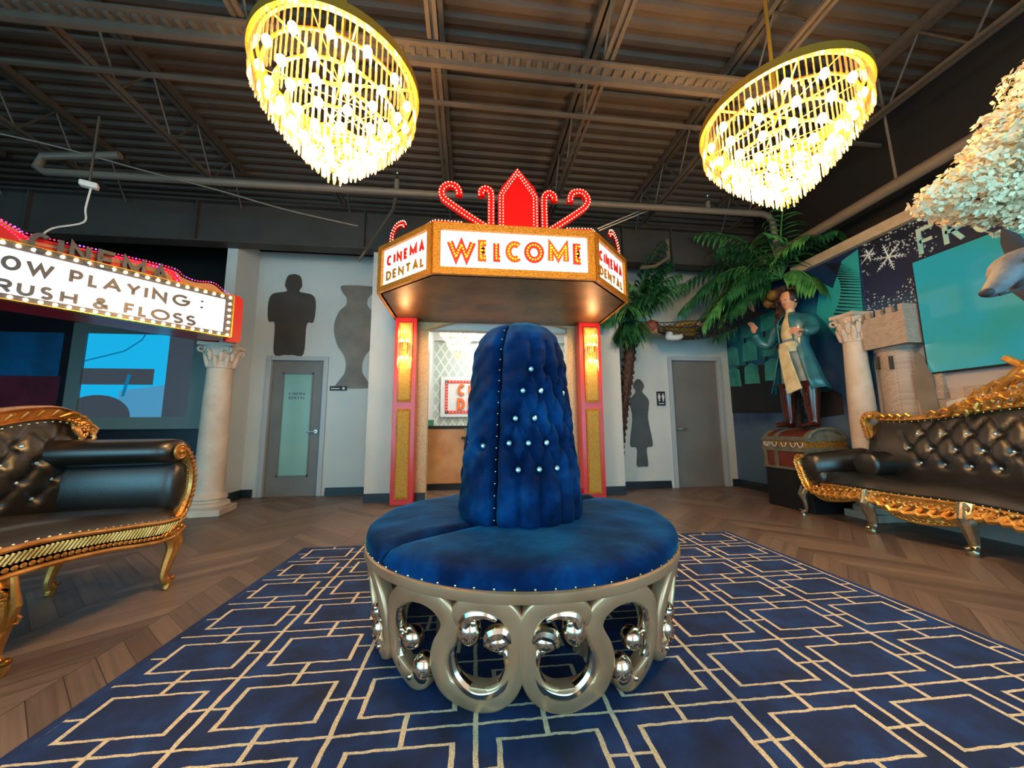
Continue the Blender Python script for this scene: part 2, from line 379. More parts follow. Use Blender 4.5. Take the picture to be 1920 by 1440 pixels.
# ---------------------------------------------------------------- stroke letters (0..1 box)
def arc(cx,cy,rx,ry,a,b,n=14): return [(cx+rx*math.cos(R(a+(b-a)*i/n)),cy+ry*math.sin(R(a+(b-a)*i/n))) for i in range(n+1)]
G={'W':[[(0,1),(.27,0),(.5,.85),(.73,0),(1,1)]],'E':[[(1,1),(0,1),(0,0),(1,0)],[(0,.5),(.85,.5)]],'L':[[(0,1),(0,0),(1,0)]],
'C':[arc(.55,.5,.5,.5,50,310,20)],'O':[arc(.5,.5,.5,.5,0,360,28)],'M':[[(0,0),(0,1),(.5,.2),(1,1),(1,0)]],'I':[[(.5,0),(.5,1)]],'N':[[(0,0),(0,1),(1,0),(1,1)]],
'A':[[(0,0),(.5,1),(1,0)],[(.2,.33),(.8,.33)]],'D':[[(0,0),(0,1),(.35,1)]+arc(.4,.5,.6,.5,90,-90,14)+[(0,0)]],'T':[[(0,1),(1,1)],[(.5,1),(.5,0)]],
'P':[[(0,0),(0,1),(.5,1)]+arc(.6,.73,.4,.27,90,-90,10)+[(0,.46)]],'R':[[(0,0),(0,1),(.5,1)]+arc(.6,.73,.4,.27,90,-90,10)+[(0,.46)],[(.45,.46),(1,0)]],
'Y':[[(0,1),(.5,.48),(1,1)],[(.5,.48),(.5,0)]],'G':[arc(.55,.5,.5,.5,48,360,22)+[(.6,.5)]],'U':[[(0,1),(0,.4)]+arc(.5,.38,.5,.38,180,360,12)+[(1,1)]],
'S':[arc(.5,.75,.42,.25,35,265,12)+arc(.5,.25,.46,.25,85,-145,12)],'H':[[(0,0),(0,1)],[(1,0),(1,1)],[(0,.5),(1,.5)]],'B':[[(0,0),(0,1),(.5,1)]+arc(.55,.76,.35,.24,90,-90,8)+[(0,.52)],[(.5,.52)]+arc(.6,.26,.4,.26,90,-90,8)+[(0,0)]],
'F':[[(1,1),(0,1),(0,0)],[(0,.5),(.85,.5)]],'&':[[(1,0),(.3,.66)]+arc(.45,.82,.2,.18,200,-20,10)+[(.15,.42)]+arc(.38,.24,.32,.24,150,300,8)+[(.95,.42)]],':':[arc(.5,.15,.12,.05,0,360,6),arc(.5,.85,.12,.05,0,360,6)]}
def glyph(ch,u0,u1,v0,v1,th):
    out=[]
    for st in G[ch]: out.append([Vector((u0+th/2+(u1-u0-th)*x,v0+th/2+(v1-v0-th)*y)) for x,y in st])
    return out
def letter(par,ch,u0,u1,v0,v1,th,fn,m,name='letter',sw=None):
    b=MB()
    for st in glyph(ch,u0,u1,v0,v1,th):
        cl=(st[0]-st[-1]).length<1e-4
        b.sweep(st[:-1] if cl else st,sw or th,fn,closed=cl)
    return b.build(name,m,par)
def word(par,txt,u0,u1,v0,v1,th,fn,m,gap=.25,name='letter',sw=None):
    wd={'W':1.35,'M':1.2,'I':.25,'O':1.1,'C':.95,'G':1.05,':':.3,'E':.7,'L':.65,'F':.65,' ':.4,'N':.95,'S':.7}
    tot=sum(wd.get(c,.9) for c in txt)+gap*(len(txt)-1); k=(u1-u0)/tot; x=u0; out=[]
    for c in txt:
        w=wd.get(c,.9)*k
        if c!=' ': out.append(letter(par,c,x,x+max(w,th),v0,v1,th,fn,m,name,sw))
        x+=w+gap*k
    return out
def plane_fn(o,du,dv,dn,depth):
    o,du,dv,dn=Vector(o),Vector(du),Vector(dv),Vector(dn)
    return lambda u,v,n:o+du*u+dv*v+dn*(n*depth)
# ================================================================ THE SETTING
def sbox(name,a,b,m,par=None): 
    o=MB().bb(a,b).build(name,m,par); 
    return o if par else struct(o)
sbox('floor',(-7.6,-2.2,-.05),(6.6,9,0),'floor')
b=MB(); n=0; y=-2.2; prof=[]
while y<8.2:
    prof+=[(y,4.75),(y+.055,4.75),(y+.075,4.79),(y+.13,4.79)]; y+=.15
vs=[(-7.6,p[0],p[1]) for p in prof]+[(6.6,p[0],p[1]) for p in prof]; k=len(prof)
b.add(vs,[(i,i+1,k+i+1,k+i) for i in range(k-1)]); struct(b.build('ceiling','deck'))
HW=3.9
# left alcove with the glazed door
b=MB(); b.bb((-3.42,6.0,0),(-3.16,6.12,HW)); b.bb((-2.26,6.0,0),(-1.3,6.12,HW)); b.bb((-3.16,6.0,2.17),(-2.26,6.12,HW)); struct(b.build('wall_back','wall'))
sbox('wall_left',(-3.54,5.45,0),(-3.40,6.1,HW),'wall')
sbox('wall_center_left',(-1.45,5.35,0),(-.99,6.1,HW),'wall')
sbox('wall_center_right',(1.9,5.42,0),(2.38,6.0,HW),'wall')
b=MB(); b.bb((2.38,5.85,0),(3.44,5.97,HW)); b.bb((4.42,5.85,0),(4.72,5.97,HW)); b.bb((3.44,5.85,2.23),(4.42,5.97,HW)); struct(b.build('wall_back_right','wall'))
# right wall, printed with two murals
sbox('wall_right_sea',(4.6,3.55,0),(4.72,5.9,3.17),'sea'); sbox('wall_right_winter',(4.6,-2.2,0),(4.72,3.55,3.17),'night')
sbox('wall_side_right',(6.5,-2.2,0),(6.6,8,4.8),'dark'); sbox('wall_side_left',(-7.6,-2.2,0),(-7.5,8,4.8),'dark')
sbox('wall_far_back',(-7.5,8.0,3.3),(6.5,8.1,4.8),'dark')
sbox('wall_right_upper',(4.76,-2.2,3.2),(4.86,5.2,4.68),'dark')
sbox('trim_1',(4.53,-2.2,3.13),(4.74,4.4,3.25),'cream')
b=MB(); b.bb((-7.5,5.5,0),(-3.54,5.6,2.75)); struct(b.build('wall_left_dark','space'))
sbox('wall_left_upper',(-7.5,6.6,0),(-3.5,6.7,4.7),'dark')
# opening : header with an arched underside, papered jambs
arcp=[(-.86,2.44),(-.64,2.47),(-.4,2.55),(-.17,2.61),(.1,2.65),(.45,2.67),(.8,2.67),(1.0,2.65),(1.25,2.61),(1.45,2.56),(1.78,2.5)]
fn=plane_fn((0,5.3,0),(1,0,0),(0,0,1),(0,1,0),.12)
b=MB(); 
for (a,c) in zip(arcp,arcp[1:]): b.prism([a,c,(c[0],2.9),(a[0],2.9)],fn)
struct(b.build('trim_2','paper'))  # warm glow on the header is put into this lighter paper colour
sbox('wall_jamb_left',(-.99,5.32,0),(-.61,5.5,2.56),'paper'); sbox('wall_jamb_right',(1.5,5.32,0),(1.9,5.5,2.56),'paper')
sbox('wall_above_opening',(-1.0,5.42,2.5),(1.92,5.56,HW),'wall')
def baseb(name,a,b,d=.02,h=.12,nrm=(0,-1)):
    mb=MB(); 
    for z0,z1,e in((0,h*.45,d*1.6),(h*.45,h*.75,d*1.2),(h*.75,h,d)):
        ax,ay=a;bx,by=b; mb.bb((min(ax,bx)-(abs(nrm[0])*0),ay,z0),(bx,by,z1)) if False else None
        L=math.hypot(bx-ax,by-ay); mb.box(((ax+bx)/2+nrm[0]*e/2,(ay+by)/2+nrm[1]*e/2,(z0+z1)/2),(L,e,z1-z0),math.atan2(by-ay,bx-ax))
    struct(mb.build(name,'base'))
baseb('baseboard_left',(-3.40,5.5),(-3.40,6.0),nrm=(1,0)); baseb('baseboard_back_left',(-2.2,6.0),(-1.45,6.0)); baseb('baseboard_back_corner',(-3.4,6.0),(-3.24,6.0))
baseb('baseboard_center_left',(-1.45,5.35),(-1.05,5.35)); baseb('baseboard_jamb_left',(-.78,5.32),(-.61,5.32)); baseb('baseboard_jamb_right',(1.5,5.32),(1.7,5.32))
baseb('baseboard_center_right',(1.95,5.42),(2.38,5.42)); baseb('baseboard_back_right',(2.38,5.85),(3.37,5.85)); baseb('baseboard_far_right',(4.49,5.85),(4.6,5.85)); baseb('baseboard_right',(4.6,4.5),(4.6,5.85),nrm=(-1,0))
# doors
def door(n,x0,x1,y,h,glass):
    d=bpy.data.objects.new(f'door_{n}',None); C.objects.link(d); d.location=((x0+x1)/2,y,0); struct(d)
    w=(x1-x0)/2; fr=MB(); fr.bb((-w-.07,-.03,0),(-w,.08,h+.07)); fr.bb((w,-.03,0),(w+.07,.08,h+.07)); fr.bb((-w,-.03,h),(w,.08,h+.07)); fr.build('door_frame','frame',d,bevel=.006)
    if glass:
        p=MB(); p.bb((-w,.03,0),(w,.07,.30)); p.bb((-w,.03,h-.2),(w,.07,h)); p.bb((-w,.03,.3),(-w+.17,.07,h-.2)); p.bb((w-.17,.03,.3),(w,.07,h-.2)); p.build('door_panel','door',d)
        MB().bb((-w+.17,.045,.3),(w-.17,.055,h-.2)).build('glass','glassd',d)
        g=MB(); g.bb((-w+.16,.02,.29),(w-.16,.03,.31)); g.bb((-w+.16,.02,h-.21),(w-.16,.03,h-.19)); g.bb((-w+.16,.02,.29),(-w+.18,.03,h-.19)); g.bb((w-.18,.02,.29),(w-.16,.03,h-.19)); g.build('glazing_bead','door',d)
        f=plane_fn((-.08,.044,1.5),(1,0,0),(0,0,1),(0,-1,0),.003)
        word(d,'CINEMA',-.05,.19,.055,.095,.008,f,'letterd',.5); word(d,'DENTAL',-.05,.19,-.01,.03,.008,f,'letterd',.5)
    else: MB().bb((-w,.03,0),(w,.07,h)).build('door_panel','door',d)
    hx=(w-.07) if glass else (-w+.07); sg=-1 if glass else 1
    h_=MB(); h_.tube([(hx,.03,.98),(hx,-.0,.98)],.028,14); h_.tube([(hx,.0,.98),(hx,-.035,.98),(hx+sg*.02,-.045,.98),(hx+sg*.12,-.045,.975)],.011,10); h_.build('door_handle','nickel',d)
    return d
door(1,-3.10,-2.32,6.0,2.1,True)
door(2,3.5,4.36,5.85,2.17,False)
# ceiling steel
g=MB(); g.bb((-7.5,5.25,3.66),(6.4,5.45,3.69)); g.bb((-7.5,5.33,3.69),(6.4,5.37,4.27)); g.bb((-7.5,5.25,4.27),(6.4,5.45,4.3))
for x in (-6,-3.9,-1.6,2.45,3.3): g.bb((x,5.27,3.69),(x+.02,5.43,4.27))
tag(g.build('roof_girder','girder'),'deep dark steel girder crossing the room above the back wall doors','girder')
joist_words=['far left joist beyond the theatre sign','second joist from the left side, over the marquee sign','joist left of the big left chandelier','joist right above the left chandelier','joist running just left of the red crown','joist running just right of the red crown','joist passing beside the right chandelier','joist over the palm trees at the right','rightmost dark joist near the right wall']
web=MB().tube([(0,0,0),(0,0,1)],.011,6).mesh('web_rod','steel')
tc=MB(); tc.bb((-.06,-2.2,4.68),(-.012,5.2,4.75)); tc.bb((.012,-2.2,4.68),(.06,5.2,4.75)); tcm=tc.mesh('top_chord','steel')
bc=MB(); bc.bb((-.045,-2.2,4.17),(-.012,5.0,4.2)); bc.bb((.012,-2.2,4.17),(.045,5.0,4.2)); bcm=bc.mesh('bottom_chord','steel')
for i,x in enumerate((-6.3,-4.8,-3.3,-1.8,-.32,1.18,2.68,4.18)):
    t=thing('ceiling_joist','brown painted open web steel '+joist_words[i],'joist',(x,0,0),group='open web ceiling joists')
    inst('top_chord',tcm,t,(0,0,0)); inst('bottom_chord',bcm,t,(0,0,0))
    y=-.3; s=1
    while y<5.0:
        L=math.hypot(.31,.5); ang=math.atan2(.31,.5)
        inst('web_rod',web,t,(0,y if s>0 else y+.31,4.19),(-ang if s>0 else ang,0,0),(1,1,L)); y+=.31; s=-s
# bridging rods and the heavy cross beam
for nm,z,y,lab in (('bridging_bar',4.66,3.38,'thin upper bridging bar crossing under the roof deck'),('bridging_bar',4.17,3.2,'thin lower bridging bar crossing under the joists')):
    tag(MB().bb((-7.4,y-.015,z-.03),(4.6,y+.015,z)).build(nm,'steel'),lab,'bar')
b=MB(); b.bb((-7.4,2.62,4.12),(3.4,2.74,4.14)); b.bb((-7.4,2.65,4.14),(3.4,2.71,4.16)); b.bb((-7.4,2.72,4.05),(3.4,2.76,4.12))
for i in range(110): b.bb((-7.3+i*.097,2.655,4.1),(-7.26+i*.097,2.72,4.13))
tag(b.build('cross_beam','steel'),'slotted steel channel crossing the ceiling behind both large chandeliers','beam')
b=MB(); b.tube([(-4.05,4.32,4.18),(-4.82,4.32,4.1),(-4.86,4.32,3.96),(-4.78,4.32,3.91),(-3,4.32,3.93),(0,4.32,3.965),(4.1,4.32,4.0),(4.2,4.32,3.97),(4.25,4.32,3.9),(4.28,4.33,3.5)],.042,12)
tag(b.build('sprinkler_pipe','pipe'),'long brown sprinkler pipe crossing behind the red crown','pipe')
b=MB(); b.tube([(4.3,4.6,3.42),(4.3,-1.5,3.5)],.06,14); b.tube([(4.3,4.36,3.36),(4.3,4.28,3.5)],.075,14)
tag(b.build('sprinkler_main','pipe'),'thick brown pipe running along the right wall over the sofa','pipe')
b=MB(); b.tube([(4.3,2.9,3.5),(4.33,2.95,4.7)],.012,6); b.tube([(4.3,2.9,3.42),(4.38,2.95,3.52),(4.3,2.9,3.62)],.01,6); tag(b.build('pipe_hanger','pipe'),'thin hanger rod holding the thick pipe on the right','hanger')
def sprinkler(x,y,z,zt,lab):
    t=thing('fire_sprinkler',lab,'sprinkler',(x,y,z)); MB().tube([(0,0,zt-z),(0,0,0)],.03,10).build('drop_pipe','pipe',t); h=MB(); h.tube([(0,0,0),(0,0,.08)],.018,8); h.sph((0,0,.1),.022,8,5); h.build('head','nickel',t)
sprinkler(-.93,4.32,4.12,3.95,'upright sprinkler head left of the red crown'); sprinkler(3.28,4.32,4.12,4.0,'upright sprinkler head below the right chandelier')
b=MB(); b.tube([(-.95,4.36,3.9),(-1.0,4.5,3.84),(-1.5,5.1,3.55),(-1.6,5.12,3.4)],.022,8); tag(b.build('branch_pipe','steel'),'thin branch pipe dropping towards the wall left of the crown','pipe')
b=MB(); b.tube([(3.12,5.1,3.98),(3.12,5.1,3.68),(2.85,5.05,3.5),(2.6,5.0,3.44)],.03,8); tag(b.build('branch_pipe','pipe'),'short bent pipe above the left palm tree','pipe')
b=MB(); b.tube(cat([(-5.2,3.6,3.9),(-4.4,3.9,3.95),(-3.6,4.1,3.86),(-2.9,4.2,3.75),(-2.2,4.3,3.62),(-1.4,4.4,3.52)],5),.009,6); tag(b.build('loose_cable','pipe'),'loose pale cable sagging below the ceiling on the left','cable')
t=thing('emergency_lamp','small white lamp hanging from the ceiling above the theatre sign','lamp',(-3.75,3.75,3.42))
MB().box((0,0,0),(.13,.07,.06),.5).build('housing','sensor',t,bevel=.015); MB().tube([(0,0,.03),(0,0,.75)],.01,6).build('hanger','steel',t)
b=MB(); b.tube(cat([(-3.72,3.74,3.38),(-3.8,3.8,3.2),(-3.85,3.85,3.08),(-4.0,3.75,2.95),(-4.02,3.68,2.82)],5),.008,6); tag(b.build('lamp_cord','sensor'),'pale twisted cord hanging from the small white ceiling lamp','cord')
b=MB(); b.tube([(1.45,3.75,3.28),(2.5,4.6,4.15)],.006,5); b.tube([(1.47,3.75,3.26),(2.6,4.6,4.15)],.006,5); tag(b.build('support_wire','sensor'),'two pale support wires rising right from the red crown','wire')
# ---------------------------------------------------------------- reception behind the opening
b=MB(); b.bb((-.95,8.0,0),(3,8.1,3.3)); struct(b.build('wall_reception_back','diam'))
sbox('wall_reception_left',(-1.3,5.56,0),(-.78,8.0,3.3),'wall'); sbox('wall_reception_right',(2.2,6.1,0),(2.3,8,3.3),'wall'); sbox('trim_3',(-.8,7.9,2.95),(2.2,8.0,3.3),'wall')
sbox('ceiling_reception',(-1.3,5.56,3.25),(2.3,8.1,3.3),'wall')
t=thing('reception_counter','gold brown reception counter with a black top behind the ottoman','counter',(.55,6.3,0))
b=MB(); 
for i in range(14):
    a0=-1.32+i*.045; 
b.bb((-1.3,-.1,.1),(-.62,.25,1.02)); b.bb((.75,-.1,.1),(1.4,.25,1.02)); b.bb((-.62,-.16,.1),(.75,.25,.84)); b.build('cabinet','counter',t,bevel=.02)
MB().bb((-1.28,-.06,0),(1.38,.22,.1)).build('plinth','blackpl',t)
b=MB(); b.bb((-1.34,-.16,1.02),(-.55,.3,1.06)); b.bb((.7,-.16,1.02),(1.44,.3,1.06)); b.build('worktop','blackpl',t,bevel=.008); MB().bb((-.68,-.22,.84),(.8,.26,.875)).build('lower_top','blackpl',t)
MB().bb((-.62,.1,.875),(-.3,.12,1.02)).build('notice','white',t)
tag(MB().box((-.66,6.3,1.11),(.11,.02,.1)).build('card_holder','green'),'small green card standing on the left end of the counter','card')
t=thing('wall_sign','white cinema dental sign with a red dotted border behind the counter','sign',(.35,7.95,1.7))
MB().bb((-.98,-.03,-.44),(.98,.03,.44)).build('board','white',t,bevel=.01)
b=MB(); 
for a,c in (((-.88,.3),(.88,.36)),((-.88,-.36),(.88,-.3)),((-.88,-.36),(-.82,.36)),((.82,-.36),(.88,.36))): b.bb((a[0],-.04,a[1]),(c[0],-.03,c[1]))
b.build('border','letterr',t)
P=[(-.85+i*.07,-.045,s*.33) for i in range(25) for s in (-1,1)]+[(s*.85,-.045,-.29+i*.065) for i in range(10) for s in (-1,1)]
dots(t,'bulb',P,.014,'sensor')
f=plane_fn((0,-.03,0),(1,0,0),(0,0,1),(0,-1,0),.04)
word(t,'CINEMA',-.62,.62,.03,.28,.06,f,'lettero',.3); word(t,'DENTAL',-.62,.62,-.28,-.03,.06,f,'lettero',.3)
# decals kept as plain shapes, and little plates by the doors
def decal(poly,o,label,m,name='wall_decal'):
    f=plane_fn(o,(1,0,0),(0,0,1),(0,-1,0),.006); return tag(MB().prism(cat([Vector(p) for p in poly],5,True),f).build(name,m),label,'decal')
def mir(h): return h+[(-x,z) for x,z in reversed(h)]
decal(mir([(.06,0),(.22,.02),(.24,.5),(.34,.55),(.36,.85),(.3,1.0),(.1,1.05),(.13,1.15),(.1,1.3),(.03,1.34)]),(-2.86,5.995,2.19),'plain dark brown silhouette decal on the wall above the glazed door','brown')
decal(mir([(.1,0),(.27,.02),(.22,.12),(.13,.28),(.15,.5),(.28,.72),(.34,1.0),(.28,1.25),(.17,1.38),(.17,1.5),(.24,1.6),(.26,1.7),(.1,1.72)]),(-1.86,5.995,1.66),'plain taupe urn shaped decal on the wall right of the glazed door','plum')
decal(mir([(.02,0),(.1,.02),(.09,.3),(.2,.36),(.14,.8),(.17,1.1),(.06,1.25),(.1,1.35),(.04,1.46)]),(2.88,5.845,.36),'plain dark grey silhouette decal left of the grey restroom door','dkgrey')
t=thing('restroom_sign','small black and white restroom sign left of the grey door','sign',(3.27,5.84,1.5)); MB().bb((-.075,-.01,-.12),(.075,0,.12)).build('plate','blackpl',t)
b=MB()
for s in(-.035,.035):
    b.bb((s-.022,-.014,.0),(s+.022,-.01,.06)); b.bb((s-.012,-.014,-.05),(s+.012,-.01,.0)); b.sph((s,-.012,.078),.013,8,5,(1,.2,1))
b.bb((-.05,-.014,-.095),(.05,-.01,-.08)); b.build('pictogram','white',t)
t=thing('door_plate','small black notice plate on the wall beside the glazed door','sign',(-2.08,5.995,1.66)); MB().bb((-.13,-.008,-.035),(.13,0,.035)).build('plate','blackpl',t); MB().sph((.08,-.01,0),.022,10,6,(1,.2,1)).build('logo','white',t); MB().bb((-.11,-.012,-.012),(.02,-.008,.004)).build('writing','white',t)
# ================================================================ RUG
b=MB(); b.bb((-1.92,-4.0,0),(1.92,0,.014)); rug=b.build('rug','rug')
# rug coordinates are object coordinates: origin kept at the room origin
for v in rug.data.vertices: v.co.x+=.485; v.co.y+=3.355
rug.rotation_euler=(0,0,R(-.9)); tag(rug,'navy blue rug with a gold line lattice of squares under the ottoman','rug')
rug.location=(0,0,0)
def PT(b,name,m,root,par=None,**k):   # a part modelled in room coordinates
    if par: return b.build(name,m,par,**k)
    return b.build(name,m,root,loc=-Vector(root.location),**k)
# ================================================================ OTTOMAN
OC=(.289,2.08); A0=-97.9
ott=thing('round_ottoman','round blue velvet ottoman with tall tufted back on pierced gold scroll base','ottoman',(OC[0],OC[1],.014))
def oc(a,r,z): return (r*math.cos(R(a)),r*math.sin(R(a)),z)
def cone_r(z): return .735+.065*max(0,min(1,z/.42))
cush=[(.05,.50),(.2,.512),(.4,.52),(.55,.522),(.68,.52),(.74,.517),(.78,.508),(.797,.494),(.803,.475),(.804,.455),(.801,.437)]
def half_cushion(a0,a1):
    b=MB(); n=90; vs=[]; k=len(cush)
    for j in range(n+1):
        t=j/n; t=t+(.5*math.sin(2*pi*t)/(-2*pi))*.6; a=a0+(a1-a0)*j/n
        for i,(r,z) in enumerate(cush):
            d=min(a-a0,a1-a)*pi/180*max(r,.3); e=math.exp(-(d/.026)**2)
            zz=z-.036*e*(1 if i<k-2 else 0)+.003*math.sin(a*.13+r*9)+.002*math.sin(a*.31-r*14); rr=r-(.006*e if r>.7 else 0)
            vs.append(oc(a,rr,zz))
    fs=[(j*k+i,(j+1)*k+i,(j+1)*k+i+1,j*k+i+1) for j in range(n) for i in range(k-1)]
    b.add(vs,fs,True); vb=[oc(a0,r,z-.022) for r,z in cush[:-2]]+[oc(a0,.8,.437),oc(a0,.05,.437)]; b.add(vb,[tuple(range(len(vb)))])
    vb=[oc(a1,r,z-.022) for r,z in cush[:-2]]+[oc(a1,.8,.437),oc(a1,.05,.437)]; b.add(vb,[tuple(range(len(vb)))])
    return b
half_cushion(-142.6,36.6).build('seat_cushion','velvet',ott,ang=60); half_cushion(37.4,217).build('seat_cushion','velvet',ott,ang=60)
bz=[.49,.5,.53,.58,.7,.9,1.1,1.3,1.42,1.5,1.55,1.58,1.597]; br=[.30,.325,.342,.347,.338,.318,.298,.277,.26,.232,.19,.13,.03]
rows=[(.787,-99.6,20.2,7),(.915,-108.6,19.4,8),(1.038,-102.3,20.6,7),(1.18,-93.8,21.3,5),(1.295,-83.3,21.3,4)]
rows=[[(a+i*st,z) for i in range(n) if -116<a+i*st<52] for z,a,st,n in rows]
btn=[p for r in rows for p in r]; seg=[]
shown=[p for p in btn if p[0]<-69 or p[0]>-30 or p==rows[0][2]]
for ra,rb in zip(rows,rows[1:]):
    for p in ra:
        for q in rb:
            if abs(p[0]-q[0])<14.5: seg.append((p,q))
for p in rows[0]: seg.append((p,(p[0],.50)))
for p in rows[-1]: seg.append((p,(p[0]+2,1.44)))
def back_half(sh,lab,btn=btn,seg=seg):
    n,mz=170,120; vs=[]; a0,a1=-121.5,57.5
    for j in range(n+1):
        a=a0+(a1-a0)*j/n
        for i in range(mz+1):
            z=.49+1.107*(i/mz)**.97; 
            if i>mz*.8: z=interp(i/mz,[.8,1],[.49+1.107*.8**.97,1.597])
            r=interp(z,bz,br); k=pi/180*max(r,.12)
            d=min(a-a0,a1-a)*k; r-=.05*math.exp(-(d/.022)**2)*min(1,r/.2)
            dd=0
            for (ba,zb) in btn:
                x=(a-ba)*k; y=z-zb
                if abs(x)<.07 and abs(y)<.07: dd=max(dd,.058*math.exp(-(x*x+y*y)/.028**2*.8))
            ds=0
            for (p,q) in seg:
                if z<min(p[1],q[1])-.02 or z>max(p[1],q[1])+.02: continue
                if abs(a-p[0])>24: continue
                px,py=(a-p[0])*k,z-p[1]; qx,qy=(q[0]-p[0])*k,q[1]-p[1]; t=max(0,min(1,(px*qx+py*qy)/(qx*qx+qy*qy))); e=math.hypot(px-t*qx,py-t*qy)
                if e<.06: ds=max(ds,(.016 if q[1]!=.5 and q[1]!=1.44 else .010)*math.exp(-(e/.009)**2)+.014*math.exp(-(e/.024)**2))
            r-=max(dd,ds)+.3*min(dd,ds); r+=.006*math.sin(z*23+a*.07)*math.sin(a*.11)+.003*math.sin(z*51-a*.2)
            vs.append(oc(a+sh,max(r,.005),z))
    k=mz+1; b=MB(); b.add(vs,[(j*k+i,(j+1)*k+i,(j+1)*k+i+1,j*k+i+1) for j in range(n) for i in range(mz)],True)
    c=[oc(a0+sh,max(.005,interp(z,bz,br)-.04),z) for z in bz]+[oc(a0+sh,0,1.59),oc(a0+sh,0,.49)]; b.add(c,[tuple(range(len(c)))])
    c=[oc(a1+sh,max(.005,interp(z,bz,br)-.04),z) for z in bz]+[oc(a1+sh,0,1.59),oc(a1+sh,0,.49)]; b.add(c,[tuple(range(len(c)))])
    return b.build('backrest','velvet',ott,ang=70)
btn2=[p for p in btn if p[0]<10]+[(41.5,.9)]; back_half(0,''); back_half(180,'',btn2,[q for q in seg if q[0] in btn2 and (q[1] in btn2 or q[1][1] in (.5,1.44))])
gm=MB(); gm.sph((0,0,0),.0145,8,5,(1,1,1)); gme=gm.mesh('crystal_button','gem',1); gme.polygons.foreach_set('use_smooth',[False]*len(gme.polygons))
for sh,bl_ in ((0,shown),(180,btn2)):
    for a,z in bl_: inst('crystal_button',gme,ott,oc(a+sh,interp(z,bz,br)-.03,z))
nm_=MB().sph((0,0,0),.0048,8,5).mesh('nail_head','nail')
for a in range(0,360,5): inst('nail_head',nm_,ott,oc(a+.5,.806,.445))
for i in range(18): z=.55+i*.057; inst('nail_head',nm_,ott,oc(-120.2+ (0),interp(z,bz,br)-.012,z))
MB().lathe([(.775,.396),(.806,.396),(.81,.402),(.81,.432),(.803,.438),(.775,.438),(.775,.396)],n=96).build('rim_band','champ',ott)
RB=.76
def scroll_unit(base,sgn):
    def fn(off,dep): return lambda s,z,n: oc(base+sgn*math.degrees(s/RB),cone_r(z)-.05+off+dep*n,z)
    d2=lambda L:[(R(-a)*RB,z) for a,z in L]
    body=[(-14.3,.297),(-16.1,.332),(-13.99,.372),(-9.3,.39),(-4.44,.372),(-1.6,.319),(-1.4,.252),(-1.6,.179),(-3.4,.104),(-7.41,.062),(-12.4,.05),(-17.5,.058),(-21.6,.08),(-23.5,.14),(-22.6,.201),(-19.9,.262),(-19.2,.30),(-20.4,.342),(-23.73,.376),(-28.4,.387),(-34.1,.372),(-40.06,.305),(-42.9,.196),(-42.6,.106),(-39.0,.065),(-34.6,.045),(-30.8,.058),(-28.2,.092)]
    w=[.02,.07,.075,.075,.075,.07,.066,.07,.078,.09,.098,.092,.085,.08,.076,.075,.074,.078,.08,.078,.078,.066,.062,.064,.074,.08,.07,.04]
    p=cat(d2(body),5); b=MB(); b.sweep(p,wl(w,len(p)),fn(0,.055),((-1,0),(-1,.7),(-.9,.92),(-.7,1),(.7,1),(.9,.92),(1,.7),(1,0)),sm=True)
    return b,fn,d2
bodyme={}
for k8 in range(8):
    base=A0+k8*45; sgn=1 if k8%2==0 else -1; 
    if sgn<0: base=A0+(k8+1)*45
    base0=base
    b,fn,d2=scroll_unit(base,sgn); sp=b.build('scroll_panel','champ',ott,ang=50)
    c=MB(); n0=fn(.03,.03)
    def tube2(L,r,off=.045):
        p=cat(d2(L),6); f_=fn(off,0); c.tube([f_(q.x,q.y,0) for q in p],wl([q_*1.35 for q_ in r],len(p)),10)
    def ball(a,z,r,off=.04,st=(1,1,1)): 
        f_=fn(off,0); q=f_(R(-a)*RB,z,0); c.sph(q,r,14,9,st)
    ball(-13.9,.285,.044,.03,(1,1,1.15)); tube2([(-14.6,.315),(-13,.345),(-9,.352),(-6.3,.335)],[.02,.016,.012,.005]); ball(-12,.328,.013,.06)
    ball(-6.3,.262,.042,.03,(1.15,1,.9)); tube2([(-8.6,.25),(-7.6,.285),(-4.6,.295),(-2.9,.262)],[.015,.02,.018,.008]); ball(-5.3,.238,.012,.055)
    tube2([(-5.0,.232),(-3.9,.215),(-3.3,.165),(-5.0,.109),(-8.2,.08),(-12.4,.07),(-16,.088),(-18.9,.13),(-19.6,.19),(-18.4,.235)],[.008,.013,.014,.016,.018,.018,.018,.016,.012,.005],.035)
    ball(-33.8,.2,.042,.03); ball(-36.2,.228,.012,.055); tube2([(-33,.35),(-36.8,.32),(-38.7,.26),(-37.8,.21),(-35.5,.18)],[.004,.012,.015,.014,.01],.035)
    tube2([(-40.6,.17),(-40.9,.12),(-39.4,.075),(-36.4,.052)],[.005,.014,.016,.012],.035); ball(-30.2,.1,.044,.03,(1,1,1.25)); ball(-34.6,.058,.013,.055)
    c.build('polished_curl','chrome',sp)
for a in (-60,30,120,210): 
    b=MB(); p=oc(a,.45,0); b.box((p[0],p[1],.2),(.07,.07,.4),R(a)); b.build('inner_leg','champ',ott)
b=MB(); b.box((0,0,.41),(1.3,.08,.04),R(30)); b.box((0,0,.41),(1.3,.08,.04),R(120)); b.build('inner_frame','champ',ott)
